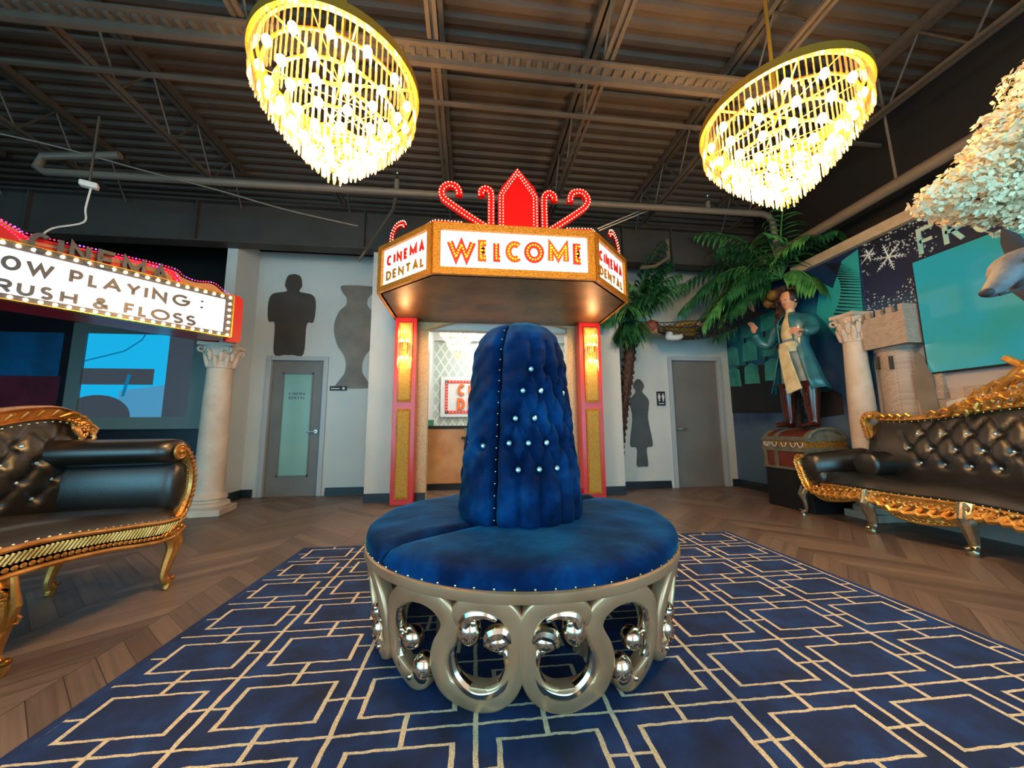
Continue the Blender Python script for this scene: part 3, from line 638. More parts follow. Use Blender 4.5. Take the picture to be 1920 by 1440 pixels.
# ================================================================ CHANDELIERS
def chandelier(name,label,loc,Rm,Hh,tiers,mat_c,metal,nb,zc,cw=.0075,gap=.034,hot='hot',energy=60,group=None):
    t=thing(name,label,'chandelier',loc,group=group)   # loc = centre of the top rim
    MB().tube([(0,0,0),(0,0,zc-loc[2])],.012,8).build('suspension_rod',metal,t)
    b=MB(); b.lathe([(Rm-.012,-.03),(Rm+.008,-.03),(Rm+.008,.025),(Rm-.012,.025),(Rm-.012,-.03)],n=72); b.lathe([(Rm-.05,.0),(Rm-.035,.0),(Rm-.035,.02),(Rm-.05,.02),(Rm-.05,0)],n=60)
    for i in range(6): a=i*pi/3; b.tube([(0,0,.01),(Rm*math.cos(a),Rm*math.sin(a),.01)],.006,6)
    b.build('top_rim',metal,t)
    cr=[]; 
    for k,(rf,z0,L) in enumerate(tiers):
        r=Rm*rf; z=-Hh*z0; l=Hh*L; n=max(6,int(2*pi*r/gap)); 
        ring=MB(); ring.lathe([(r-.006,z-.006),(r+.006,z-.006),(r+.006,z+.006),(r-.006,z+.006),(r-.006,z-.006)],n=48); 
        for i in range(4): a=i*pi/2+k*.4; ring.tube([(0,0,z),(r*math.cos(a),r*math.sin(a),z)],.003,4)
        ring.build('tier_ring',metal,t)
        for i in range(n):
            a=2*pi*i/n+k*.1; cr.append((r*math.cos(a),r*math.sin(a),z,l*(1 if i%2 else .93),a))
    def rod(b,x,y,z,l,a): 
        w=cw; vs=[]
        for (q,zz,ww) in ((0,z,w*.5),(1,z-l*.12,w),(2,z-l*.9,w),(3,z-l,w*.3)):
            for j in range(4): vs.append((x+ww*math.cos(a+j*pi/2),y+ww*.6*math.sin(a+j*pi/2),zz))
        b.add(vs,[(i*4+j,i*4+(j+1)%4,(i+1)*4+(j+1)%4,(i+1)*4+j) for i in range(3) for j in range(4)]+[(3,2,1,0),(12,13,14,15)])
    b=MB(); rod(b,0,0,0,1,0); me=b.mesh('crystal_rod',mat_c)
    for x,y,z,l,a in cr[:100]: inst('crystal_rod',me,t,(x,y,z),(0,0,a),(1,1,l))
    if len(cr)>100:
        b=MB(); [rod(b,*c) for c in cr[100:]]; o=b.build('crystal_rod',mat_c,t); o['kind']='stuff'
    bl=MB().sph((0,0,0),.024 if hot=='hot' else .016,8,6,(1,1,1.3)).mesh('bulb',hot)
    for k,(rf,z0,L) in enumerate(tiers[:-1]):
        n=nb[k]; r=Rm*(rf-.1)
        for i in range(n): a=2*pi*i/n+k*.5; inst('bulb',bl,t,(r*math.cos(a),r*math.sin(a),-Hh*(z0+L*.55)))
    point(name+'_light',(0,0,-Hh*.45),(1,.66,.34) if hot=='hot' else (1,.9,.78),energy,.3*Rm,t)
    return t
TI=[(.97,.0,.30),(.86,.16,.27),(.73,.30,.25),(.60,.43,.23),(.47,.55,.21),(.35,.66,.19),(.23,.77,.15),(.12,.86,.14)]
NB=[14,12,12,10,8,6,4,2]
chandelier('crystal_chandelier','large tiered gold crystal chandelier, the left one of the two',(-.81,2.09,3.12),.465,.64,TI,'crys','gold2',NB,4.75,energy=70,group='large crystal chandeliers')
chandelier('crystal_chandelier','large tiered gold crystal chandelier, the right one of the two',(2.12,2.03,3.14),.48,.66,TI,'crys','gold2',NB,4.75,energy=70,group='large crystal chandeliers')
chandelier('reception_chandelier','small white crystal chandelier hanging above the reception counter','' or (-.24,7.0,3.0),.34,.62,[(1,.0,.3),(.8,.24,.2),(.6,.42,.2),(.38,.6,.2),(.18,.8,.2)],'crysw','silver',[8,8,6,4,1],3.25,.014,.045,'hotw',12)
# ================================================================ WELCOME CANOPY
cz0,cz1=2.58,3.14
can=thing('welcome_canopy','octagonal gold canopy lit with the word WELCOME under a red crown','marquee',(.47,4.4,cz0))
oct_=[(-.385,3.6),(1.335,3.6),(1.95,4.2),(1.95,5.3),(-1.05,5.3),(-1.05,4.2)]
b=MB(); b.prism(oct_,lambda u,v,n:(u,v,cz0+.0+n*.03)); PT(b,'soffit','soffit',can)
b=MB(); b.prism([(x*.96+.02,y*.99+.05) for x,y in oct_],lambda u,v,n:(u,v,cz1-.06+n*.05)); PT(b,'roof_panel','blackpl',can)
def face(A,B,nm,iw=.075):
    A=Vector((*A,0));B=Vector((*B,0)); L=(B-A).length; du=(B-A)/L; dn=Vector((du.y,-du.x,0)); f=plane_fn(A,du,(0,0,1),dn,.04)
    g=MB()
    for (u0,u1,v0,v1) in ((0,L,cz1-iw,cz1),(0,L,cz0,cz0+iw),(0,iw,cz0+iw,cz1-iw),(L-iw,L,cz0+iw,cz1-iw)): g.prism([(u0,v0),(u1,v0),(u1,v1),(u0,v1)],f,-.6,1)
    PT(g,nm+'frame','glit',can); 
    g=MB(); g.prism([(iw,cz0+iw),(L-iw,cz0+iw),(L-iw,cz1-iw),(iw,cz1-iw)],f,-.4,.1); PT(g,'lit_panel','panelw',can)
    return f,L
f,L=face(oct_[0],oct_[1],'')
lt=[('W',-.248,.054),('E',.073,.195),('L',.234,.341),('C',.357,.556),('O',.564,.779),('M',.82,1.052),('E',1.098,1.215)]
for i,(ch,x0,x1) in enumerate(lt):
    dz=i*.003; f2=lambda u,v,n,f=f:f(u+.385,v,.15+n*.45)
    o=letter(None,ch,x0,x1,2.735+dz,2.97+dz,.066,f2,'lettero' if i%2 else 'letterr'); o.parent=can; o.location=-Vector(can.location)
    bm_=MB().sph((0,0,0),.0108,10,6,(1,.6,1)).mesh('bulb','bulby')
    for st in glyph(ch,x0,x1,2.735+dz,2.97+dz,.066):
        for q in along(st,.031): p=f(q.x+.385,q.y,.62); x=inst('bulb',bm_,o,(0,0,0)); x.location=p
for A,B,u0,u1 in ((oct_[5],oct_[0],.12,.77),(oct_[1],oct_[2],.12,.76)):
    f,L=face(A,B,'side_',.06)
    for tx,v0,v1,mm,m2 in (('CINEMA',2.87,3.0,'lettero',1),('DENTAL',2.70,2.81,'letterg',0)):
        for sw,mt,dp in (((.028,'letterr',.35),) if m2 else ((.024,mm,.35),)):
            for o in word(None,tx,u0,u1,v0,v1,.034 if m2 else .024,lambda u,v,n:f(u,v,.1+n*(dp-.1)),mt,.28,sw=sw): o.parent=can; o.location=-Vector(can.location)
for A,B in ((oct_[2],oct_[3]),(oct_[4],oct_[5])): face(A,B,'rear_',.06)
# crown
cr=thing('red_crown','red crown of curled arms studded with small lamps on top of the canopy','crown',(.5,3.68,cz1))
F0=plane_fn((0,3.62,0),(1,0,0),(0,0,1),(0,1,0),.05); led=[]
def arm(name,pts,w,n=5,ledrows=(-.5,.5),fnn=F0,front=-.1):
    p=cat(pts,n); b=MB(); b.sweep(p,w if not isinstance(w,list) else wl(w,len(p)),fnn); PT(b,name,'red',cr)
    ww=w if not isinstance(w,list) else sum(w)/len(w)
    for s_ in ledrows:
        q=[]
        for i in range(len(p)):
            d=(p[min(i+1,len(p)-1)]-p[max(i-1,0)]).normalized(); q.append(p[i]+Vector((-d.y,d.x))*ww*.5*s_*1.25)
        led.extend([fnn(v.x,v.y,front) for v in along(q,.034)])
sh=[(.29,3.14),(.29,3.53),(.33,3.62),(.505,3.865),(.69,3.64),(.735,3.53),(.735,3.14)]
b=MB(); b.prism(sh,F0); PT(b,'centre_panel','red',cr)
b=MB(); b.prism([(.35,3.14),(.35,3.52),(.505,3.76),(.67,3.52),(.67,3.14)],F0,-.3,0); PT(b,'raised_panel','red',cr)
for k in (.02,.055):
    q=[(.29+k,3.16),(.29+k,3.53),(.505,3.865-k*1.45),(.735-k,3.53),(.735-k,3.16)]; led+= [F0(v.x,v.y,-.1) for v in along([Vector(a) for a in q],.034)]
arm('crown_arm',[(.215,3.14),(.215,3.3),(.215,3.5),(.2,3.57),(.15,3.59),(.11,3.56),(.11,3.5)],.075)
arm('crown_arm',[(.80,3.14),(.80,3.3),(.80,3.5),(.815,3.56),(.86,3.59),(.91,3.56),(.915,3.5)],.075)
arm('crown_arm',[(.16,3.15),(-.02,3.26),(-.2,3.38),(-.3,3.46),(-.31,3.55),(-.25,3.61),(-.17,3.6),(-.13,3.54),(-.13,3.49)],.07)
arm('crown_arm',[(.86,3.15),(1.0,3.25),(1.15,3.36),(1.27,3.46),(1.3,3.55),(1.24,3.63),(1.14,3.62),(1.1,3.56),(1.1,3.5)],.07)
FL=lambda u,v,n: (-.385+u*.74,3.62-u*.667+n*.05,v)
FR=lambda u,v,n: (1.335+u*.72,3.62+u*.70+n*.05,v)
arm('crown_arm',[(.3,3.16),(0,3.165),(-.25,3.14),(-.5,3.1),(-.66,3.11),(-.72,3.18),(-.71,3.28),(-.63,3.35),(-.52,3.34),(-.48,3.29)],[.05,.04,.05,.08,.085,.08,.07,.06,.05],5,(-.6,.6),lambda u,v,n:F0(u-.385,v,n) if u>0 else FL(u,v,n))
arm('crown_arm',[(-.3,3.16),(0,3.17),(.25,3.15),(.5,3.1),(.68,3.12),(.74,3.2),(.7,3.32),(.6,3.4),(.5,3.38),(.47,3.32)],[.05,.04,.05,.08,.085,.08,.07,.06,.05],5,(-.6,.6),lambda u,v,n:F0(u+1.335,v,n) if u<0 else FR(u,v,n))
led=[Vector(p)-Vector(cr.location) for p in led]; random.Random(3).shuffle(led); dots(cr,'small_lamp',led,.0065,'ledw')
# pillars with sconces
for (x0,x1,lab) in ((-1.05,-.75,'red pillar with gold panels left of the opening'),(1.62,1.95,'red pillar with gold panels right of the opening')):
    xc=(x0+x1)/2; w=(x1-x0)/2; t=thing('red_pillar',lab,'pillar',(xc,5.2,0),group=None)
    MB().bb((-w,-.1,0),(w,.16,cz0)).build('shaft','redp',t,bevel=.004)
    for z0,z1 in ((.08,1.28),(1.38,2.5)):
        p=MB(); p.bb((-w*.6,-.118,z0),(w*.6,-.1,z1)); p.build('panel_frame','glit',t); MB().bb((-w*.48,-.124,z0+.03),(w*.48,-.112,z1-.03)).build('gold_panel','hammer',t)
    sc=thing('wall_sconce','gold crystal wall sconce glowing on the '+('left' if x0<0 else 'right')+' red pillar','sconce',(xc,5.05,1.86))
    g=MB(); g.lathe([(.001,.24),(.085,.24),(.088,.30),(.085,.33),(.001,.33)],n=24); g.bb((-.03,0,.2),(.03,.06,.4)); g.build('band','gold2',sc)
    g=MB(); 
    for i in range(16):
        a=2*pi*i/16; l=.27+.05*math.cos(a*2+1); g.tube([(.092*math.cos(a),.092*math.sin(a),.28-l),(.092*math.cos(a),.092*math.sin(a),.28+l)],.0085,5)
    g.build('crystal_rods','crys',sc)
    hb=MB().sph((0,0,0),.028,10,6,(1,1,.7)).mesh('bulb','bulbw')
    for zz in (.13,.37):
        for q in (-.035,.035): inst('bulb',hb,sc,(q,-.02,zz))
        point('sconce_light',(0,-.1,zz+(.12 if zz>.2 else -.05)),(1,.6,.3),4.5,.05,sc)
# ================================================================ THEATRE MARQUEE (left)
E0=Vector((-2.83,4.53,0)); dr=Vector((-math.sin(R(41)),-math.cos(R(41)),0)); dn=Vector((math.cos(R(41)),-math.sin(R(41)),0))
mq=thing('theatre_marquee','theatre marquee reading now playing brush and floss above the black chaise','marquee',E0+Vector((0,0,2.1)))
f=plane_fn(E0,dr,(0,0,1),dn,.06); Lm=3.3
def P(poly,d0,d1,name,m): b=MB(); b.prism(poly,f,d0,d1); return PT(b,name,m,mq)
def rect(u0,u1,v0,v1): return [(u0,v0),(u1,v0),(u1,v1),(u0,v1)]
P(rect(.0,Lm,2.11,2.59),-9,-1.0,'sign_box','redp')
P(rect(.07,Lm-.07,2.155,2.545),-1,-.2,'lit_panel','panelw')
fr=MB()
for q in (rect(0,Lm,2.55,2.6),rect(0,Lm,2.1,2.15),rect(0,.06,2.15,2.55),rect(Lm-.06,Lm,2.15,2.55)): fr.prism(q,f,-1,.0)
PT(fr,'bulb_channel','letterd',mq)
fr=MB()
for q in (rect(-.005,Lm,2.598,2.606),rect(-.005,Lm,2.094,2.102),rect(-.01,.0,2.1,2.6)): fr.prism(q,f,-1,.4)
PT(fr,'gold_edge','gold2',mq)
e=[(-.13,2.09),(-.1,2.06),(.02,2.06),(.02,2.64),(-.08,2.64),(-.12,2.6)]; P(e,-2.5,-1,'red_end_panel','red')
ln1=dict(zip('O W P L A Y I N G :'.split(),[(1.603,1.502),(1.481,1.324),(1.24,1.159),(1.126,1.057),(1.035,.907),(.881,.776),(.753,.72),(.692,.577),(.541,.393),(.30,.27)]))
def fl(u,v,n): return f(u,v,-.2+n*.25)
def put(ch,a,c,v0,v1,th,fn_,m,nm='letter'):   # a = left edge distance (larger), c = right edge
    b=MB()
    for st in glyph(ch,0,a-c,v0,v1,th):
        cl=(st[0]-st[-1]).length<1e-4; b.sweep(st[:-1] if cl else st,th,lambda u,v,n:fn_(a-u,v,n),closed=cl)
    return PT(b,nm,m,mq)
put('N',1.76,1.64,2.355,2.48,.025,fl,'letterd')
for ch,(a,c) in ln1.items():
    if ch==':': 
        b=MB(); 
        for v in (2.387,2.458): b.prism([(.285+.012*math.cos(t*pi/5),v+.012*math.sin(t*pi/5)) for t in range(10)],fl)
        PT(b,'letter','letterd',mq)
    else: put(ch,a,c,2.355,2.48,.025,fl,'letterd')
for ch,a,c in (('B',1.72,1.64),('R',1.612,1.529),('U',1.506,1.415),('S',1.388,1.31),('H',1.275,1.173),('&',1.084,.971),('F',.877,.799),('L',.775,.707),('O',.685,.538),('S',.521,.426),('S',.412,.319)): put(ch,a,c,2.158,2.272,.024,fl,'letterd')
ft=lambda u,v,n:f(u,v,-.6+n*.9)
for ch,a,c in (('C',1.492,1.361),('I',1.332,1.294),('N',1.263,1.132),('E',1.092,.967),('M',.927,.762),('A',.718,.585)): put(ch,a,c,2.56,2.74,.034,ft,'letterd','raised_letter')
# arched backdrop behind the raised letters
def back(poly,d,name,m): P(cat([Vector(p) for p in poly],5)+[Vector((poly[-1][0],2.59)),Vector((poly[0][0],2.59))],d,d+.35,name,m)
back([(-.03,2.62),(.07,2.67),(.18,2.73),(.33,2.70),(.45,2.72),(.55,2.775),(1.0,2.76),(1.47,2.73),(1.56,2.76),(1.8,2.86),(2.4,2.9)],-2.6,'tan_backdrop','tan')
back([(.44,2.62),(.5,2.72),(.58,2.77),(1.0,2.755),(1.46,2.72),(1.6,2.75),(1.8,2.84),(2.4,2.88)],-2.1,'red_arch','red')
back([(.52,2.6),(.56,2.69),(.66,2.725),(1.0,2.71),(1.4,2.68),(1.55,2.66),(1.7,2.6)],-1.6,'tan_arch','tan')
back([(.6,2.6),(.66,2.66),(.8,2.675),(1.0,2.67),(1.4,2.65),(1.5,2.62),(1.55,2.6)],-1.25,'red_inner_arch','red')
back([(1.5,2.6),(1.56,2.68),(1.7,2.76),(2.0,2.8),(2.4,2.8)],-1.5,'red_arch','red')
bl=[(i*.079+.03,z) for i in range(41) for z in (2.576,2.124)]+[(.03,2.2+i*.075) for i in range(5)]
bp=[Vector(f(u,v,.15))-Vector(mq.location) for u,v in bl]; dots(mq,'bulb',bp,.0155,'bulbw')
lp=[]
for poly,k in (([(-.03,2.62),(.07,2.67),(.18,2.735),(.33,2.705),(.45,2.725),(.55,2.78),(1.0,2.765),(1.47,2.735),(1.56,2.765),(1.8,2.865)],.025),([(.44,2.62),(.5,2.7),(.58,2.745),(1.0,2.735)],.03),([(.47,2.62),(.53,2.69),(.6,2.72),(1.0,2.715)],.03),([(1.5,2.62),(1.56,2.7),(1.7,2.78),(2.0,2.82)],.022),([(1.53,2.62),(1.6,2.68),(1.72,2.74),(2.0,2.78)],.022),([(1.47,2.66),(1.53,2.73),(1.65,2.79),(1.9,2.84)],.022)):
    lp+=[Vector(f(v.x,v.y,-1.4))-Vector(mq.location) for v in along(cat([Vector(p) for p in poly],5),k)]
random.Random(2).shuffle(lp); dots(mq,'led',lp,.007,'ledp',mats=['ledv','ledp','ledp'])
# ================================================================ COLUMNS
def column(label,loc,H_,rb,rt,capH,rz=0):
    t=thing('stone_column',label,'column',loc,rz)
    b=MB(); b.box((0,0,.04),(rb*2.9,rb*2.9,.08)); b.build('plinth','stone',t,bevel=.008)
    MB().lathe([(0,.08),(rb*1.4,.08),(rb*1.46,.105),(rb*1.4,.14),(rb*1.2,.15),(rb*1.18,.17),(rb*1.26,.19),(rb*1.2,.22),(rb*1.05,.24),(rb,.27)],n=48).build('base','stone',t)
    zc=H_-capH; MB().lathe([(rb,.26),(rb*.99,.8),(rb*.95,1.3),(rt,zc-.02),(rt*1.1,zc-.015),(rt*1.1,zc+.01),(rt,zc+.01)],n=48).build('shaft','stone',t)
    c=MB(); c.lathe([(rt,zc),(rt*1.05,zc+capH*.5),(rt*1.35,zc+capH*.85),(rt*1.3,zc+capH*.86),(0,zc+capH*.86)],n=32)
    for i in range(8):
        a=i*pi/4
        for (r0,z0,z1,out,ww) in ((rt*1.02,0,.42,.035,.05),(rt*1.05,.25,.66,.05,.045)):
            aa=a+(pi/8 if z0>.1 else 0); pts=[(r0,zc+capH*z0),(r0+.01,zc+capH*(z0+z1)*.5),(r0+.025,zc+capH*z1*.95),(r0+out,zc+capH*z1),(r0+out+.008,zc+capH*(z1-.08))]
            c.tube([(r*math.cos(aa),r*math.sin(aa),z) for r,z in pts],[.022,.03,.026,.018,.008],8)
    c.build('capital','stone',t); v=MB()
    for i in range(4):
        a=pi/4+i*pi/2; sp=[]
        for q in range(16): th=q*.55; rr=.052*(1-q/18); sp.append((rt*1.62+rr*math.cos(th+1.6),zc+capH*.72+rr*math.sin(th+1.6)))
        sp=[(rt*1.15,zc+capH*.55),(rt*1.4,zc+capH*.85)]+sp; v.tube([(r*math.cos(a),r*math.sin(a),z) for r,z in sp],[.015]*2+[.019-.0006*i for i in range(16)],8)
    v.build('volutes','stone',t)
    ab=MB(); n=10; pl=[]
    for s in range(4):
        a=pi/4+s*pi/2; p0=Vector((math.cos(a),math.sin(a)))*rt*1.95; p1=Vector((math.cos(a+pi/2),math.sin(a+pi/2)))*rt*1.95
        for i in range(n): q=p0.lerp(p1,i/n); pl.append(q*(1-.16*math.sin(pi*i/n)))
    ab.prism(pl,lambda u,v,n:(u,v,H_-capH*.14+n*capH*.14)); ab.build('abacus','stone',t)
column('cream stone column holding up the right end of the theatre marquee',(-3.17,4.95,0),2.10,.155,.135,.3,.15)
column('tall cream stone column behind the left end of the black sofa',(4.41,3.585,0),2.3,.125,.098,.32,.0)
# ================================================================ SEATING
def curls(b,path,step,size,off,flip=1,ball=True):
    """carved leaf scrolls along a 3-d path; off = direction the carving stands out, in the plane perpendicular to it"""
    P_=[Vector(p) for p in path]; off=Vector(off).normalized(); pts=along(P_,step)
    for i,q in enumerate(pts):
        j=min(range(len(P_)),key=lambda k:(P_[k]-q).length); t=(P_[min(j+1,len(P_)-1)]-P_[max(j-1,0)]).normalized(); up=off.cross(t)*flip; s=size*(.85+.3*random.random())
        b.tube([q+t*(-s*.9)+up*(-s*.4)+off*s*.1,q+t*(-s*.3)+up*(s*.25)+off*s*.35,q+t*(s*.3)+up*(s*.45)+off*s*.4,q+t*(s*.7)+up*(s*.1)+off*s*.35,q+t*(s*.45)+up*(-s*.25)+off*s*.3],[s*.08,s*.24,s*.26,s*.2,s*.08],6)
        if ball: b.sph(q+t*(-s*.1)+up*(-s*.45)+off*s*.3,s*.2,7,5)
def nails(par,pts,step,loc):
    me=MB().sph((0,0,0),.0065,8,5).mesh('nail_head','nail')
    for q in along([Vector(p) for p in pts],step)[:100]: inst('nail_head',me,par,q-Vector(loc))
def cabriole(top,foot,out,w,b):
    top=Vector(top); foot=Vector(foot); out=Vector(out)
    pts=[top,top.lerp(foot,.3)+out*.035,top.lerp(foot,.6)+out*.0,top.lerp(foot,.8)-out*.015,foot+Vector((0,0,.035))+out*.012,foot]
    b.tube(cat(pts,4),wl([w*1.25,w*1.1,w*.8,w*.6,w*.75,w*.7],21),8,sq=.8); 
    for s in (-1,1): 
        b.sph(foot+Vector((0,0,.06))+out*.03,w*.55,8,6,(1,1,.7))
    b.tube([top+out*.06+Vector((0,0,.02)),top.lerp(foot,.25)+out*.08,top.lerp(foot,.5)+out*.035],[w*.3,w*.45,w*.15],8)
# ---- chaise (left)
CH=(-1.95,2.0,0)
cs=thing('chaise_lounge','black leather chaise lounge with carved gold frame beside the left wall column','chaise',CH)
ye=[.75,1.2,1.6,1.8,2.0,2.25,2.45,2.6,2.72,2.79]   # apron line at the front
zt=[.50,.50,.505,.51,.505,.475,.45,.43,.425,.45]; zb=[.36,.34,.385,.40,.395,.37,.335,.315,.32,.36]
fr=MB(); pr=[]; xs=-1.93
def apron(b,ys,zt,zb,x0,x1,sub=6):
    top=cat([Vector((y,z)) for y,z in zip(ys,zt)],sub); bot=cat([Vector((y,z)) for y,z in zip(ys,zb)],sub); k=len(top); vs=[]
    for i in range(k):
        vs+=[(x0,top[i].x,top[i].y),(x1,top[i].x,top[i].y),(x1,bot[i].x,bot[i].y),(x0,bot[i].x,bot[i].y)]
    b.add(vs,[(i*4+j,i*4+(j+1)%4,(i+1)*4+(j+1)%4,(i+1)*4+j) for i in range(k-1) for j in range(4)]+[(3,2,1,0),tuple((k-1)*4+j for j in range(4))]); return top,bot
top,bot=apron(fr,ye,zt,zb,-1.97,-1.925)
T=[(-1.92,p.x,p.y) for p in top]; B=[(-1.92,p.x,p.y) for p in bot]
fr.tube(T,.013,8); fr.tube(B,.014,8)
for i,q in enumerate(along([Vector(p) for p in B],.021)):   # slanted gadroons
    zt_=interp(q.y,ye,zt); fr.tube([(-1.922,q.y-.012,q.z+.045),(-1.912,q.y+.012,zt_-.018)],[.006,.009],6)
for q in along([Vector(p) for p in B],.032): fr.sph((-1.915,q.y,q.z+.028),.011,8,5,(.7,1.3,1))
PT(fr,'front_rail','gold',cs)
ap=[(2.62,.33),(2.74,.40),(2.81,.5),(2.84,.62),(2.83,.74),(2.78,.84),(2.73,.88)]; app=cat([Vector(p) for p in ap],6)
b=MB(); b.sweep(app,wl([.05,.08,.075,.06,.055,.055,.05],len(app)),lambda u,v,n:(-1.97+n*.05,u,v),((-1,0),(-1,.7),(-.6,1),(.6,1),(1,.7),(1,0)),sm=True)
curls(b,[(-1.92,p.x,p.y) for p in app],.034,.026,(1,0,0))
for r,a in ((.045,0),(.028,1)): b.tube([(-1.925,2.70+r*math.cos(t*.5),.865+r*math.sin(t*.5)) for t in range(14)],.011,8)
b.sph((-1.92,2.70,.865),.02,10,6); PT(b,'arm_front','gold',cs)
nails(cs,[(-1.935,p.x,p.y+.012) for p in top],.045,CH); nails(cs,[(-1.935,p.x-.038,p.y) for p in app],.04,CH)
# seat pad
def pad(b,x0,x1,ys,zc,h,nx=14,bul=.05):
    k=len(ys); vs=[]
    for i,y in enumerate(ys):
        for j in range(nx+1):
            u=j/nx; x=x0+(x1-x0)*u; e=min(1,min(u,1-u)*7); g=min(1,min(i,k-1-i)*.6+.0); e=math.sqrt(1-(1-e)**2); g=math.sqrt(1-(1-g)**2)
            vs.append((x,y,zc[i]+h*e*g+bul*math.sin(pi*u)*.3))
    m=nx+1; fs=[(i*m+j,(i+1)*m+j,(i+1)*m+j+1,i*m+j+1) for i in range(k-1) for j in range(nx)]
    b.add(vs,fs,True); vs2=[(x,y,z-0) for (x,y,z) in vs]
    # skirt
    edge=[j for j in range(m)]+[i*m+nx for i in range(1,k)]+[(k-1)*m+j for j in range(nx-1,-1,-1)]+[i*m for i in range(k-2,0,-1)]
    low=[(vs[e][0],vs[e][1],vs[e][2]-.12) for e in edge]; n=len(edge); b.add([vs[e] for e in edge]+low,[(i,(i+1)%n,n+(i+1)%n,n+i) for i in range(n)]+[tuple(range(n,2*n))],True)
ys=[.75+i*.06 for i in range(34)]+[2.74]; b=MB(); pad(b,-2.62,-1.925,ys,[interp(y,ye,zt)+.0 for y in ys],.075); PT(b,'seat','black',cs,ang=70)
# arm : rolled bolster over an inner pad, along X at the far end
b=MB(); 
def bolster(b,x0,x1,yc,zc,ry,rz,n=20,k=22):
    vs=[]
    for i in range(k+1):
        u=i/k; e=min(1,min(u,1-u)*9); s=.72+.28*math.sqrt(1-(1-e)**2); x=x0+(x1-x0)*u
        for j in range(n): a=2*pi*j/n; vs.append((x,yc+ry*s*math.cos(a),zc+rz*s*math.sin(a)))
    b.add(vs,[(i*n+j,i*n+(j+1)%n,(i+1)*n+(j+1)%n,(i+1)*n+j) for i in range(k) for j in range(n)]+[tuple(range(n-1,-1,-1)),tuple(k*n+j for j in range(n))],True)
bolster(b,-2.62,-1.95,2.74,.865,.12,.085); b.v=[(x,y+.3*(x+1.95),z) for x,y,z in b.v]; PT(b,'arm_roll','black',cs,ang=60)
b=MB(); bolster(b,-2.62,-1.95,2.79,.63,.09,.19); b.v=[(x,y+.3*(x+1.95),z) for x,y,z in b.v]; b.bb((-2.62,2.76,.42),(-1.97,2.82,.8)); PT(b,'arm_pad','black',cs,ang=60)
# back with buttons
cy=[.9,1.3,1.7,2.0,2.25,2.4,2.55,2.68,2.76]; czt=[.66,.76,.87,.96,1.03,1.065,1.08,1.04,.98]
btl=[(1.25+i*.17+(j%2)*.085,.62+j*.1) for j in range(4) for i in range(9)]; btl=[(y,z) for y,z in btl if z<interp(y,cy,czt)-.06 and y<2.62]
vs=[]; ny,nz=120,40
for i in range(ny+1):
    y=.9+1.86*i/ny; zt_=interp(y,cy,czt)
    for j in range(nz+1):
        v=j/nz; z=.45+(zt_-.45)*v; d=0
        for by,bz_ in btl:
            if abs(by-y)<.09 and abs(bz_-z)<.09: d=max(d,.035*math.exp(-((by-y)**2+(bz_-z)**2)/.028**2))
            for sy in (-.085,.085):
                qx,qy=sy,.1; px,py=y-by,z-bz_
                if abs(px)<.12 and abs(py)<.13: t_=max(0,min(1,(px*qx+py*qy)/(qx*qx+qy*qy))); e=math.hypot(px-t_*qx,py-t_*qy); d=max(d,.014*math.exp(-(e/.012)**2))
        vs.append((-2.50-.06*v*v+.05*math.sin(pi*min(1,v*1.05))-d,y,z))
b=MB(); m_=nz+1; b.add(vs,[(i*m_+j,(i+1)*m_+j,(i+1)*m_+j+1,i*m_+j+1) for i in range(ny) for j in range(nz)],True); back_v=vs
b.add([(-2.66,.9,.45),(-2.66,2.76,.45),(-2.66,2.76,.98),(-2.66,2.5,1.05),(-2.66,2.0,.94),(-2.66,.9,.66)],[(0,1,2,3,4,5)]); PT(b,'backrest','black',cs,ang=70)
bb_=MB().sph((0,0,0),.011,8,5).mesh('crystal_button','gem')
for by,bz_ in btl: inst('crystal_button',bb_,cs,(-2.495-Vector(CH).x,by-CH[1],bz_))
cpts=cat([Vector((y,z)) for y,z in zip(cy,czt)],6); b=MB()
b.sweep([p+Vector((0,.035)) for p in cpts[:-4]],.09,lambda u,v,n:(-2.64+n*.11,u,v),((-1,0),(-1,.8),(-.8,1),(-.5,.8),(.5,.85),(.8,1),(1,.85),(1,0)),sm=True)
for q in along([p+Vector((0,.035)) for p in cpts],.075): b.tube([(-2.53,q.x-.02,q.y-.02),(-2.518,q.x+.0,q.y+.012),(-2.53,q.x+.025,q.y+.02)],[.004,.01,.004],6)
curls(b,[(-2.53,2.6,1.1),(-2.53,2.68,1.07),(-2.53,2.74,1.02),(-2.53,2.74,.97)],.022,.05,(1,0,0)); curls(b,[(-2.53,2.64,1.03),(-2.53,2.68,1.0),(-2.53,2.7,.95)],.022,.045,(1,0,0),-1)
PT(b,'crest_rail','gold',cs); nails(cs,[(-2.51,p.x,p.y-.018) for p in cpts[:-6]],.04,CH)
for tp,ft_,o in (((-1.95,2.70,.36),(-1.92,2.685,0),(.3,.9,0)),((-2.56,2.70,.40),(-2.56,2.67,0),(0,1,0)),((-1.95,1.84,.38),(-1.92,1.85,0),(1,-.2,0)),((-2.56,1.84,.4),(-2.56,1.85,0),(-1,0,0)),((-1.95,.95,.38),(-1.92,.95,0),(1,0,0)),((-2.56,.95,.4),(-2.56,.95,0),(-1,0,0))):
    b=MB(); cabriole(tp,ft_,o,.038,b); PT(b,'leg','gold',cs)
b=MB()
for i,(r,dy) in enumerate(((.1,0),(.07,.0),(.045,.0))):
    b.tube([(-1.905,1.80+r*.6*math.cos(t*.45+1),.36-r+r*math.sin(t*.45+1)) for t in range(13)],.011,7)
curls(b,[(-1.91,1.72,.40),(-1.905,1.80,.33),(-1.905,1.86,.2)],.03,.035,(1,0,0)); PT(b,'knee_carving','gold',cs)
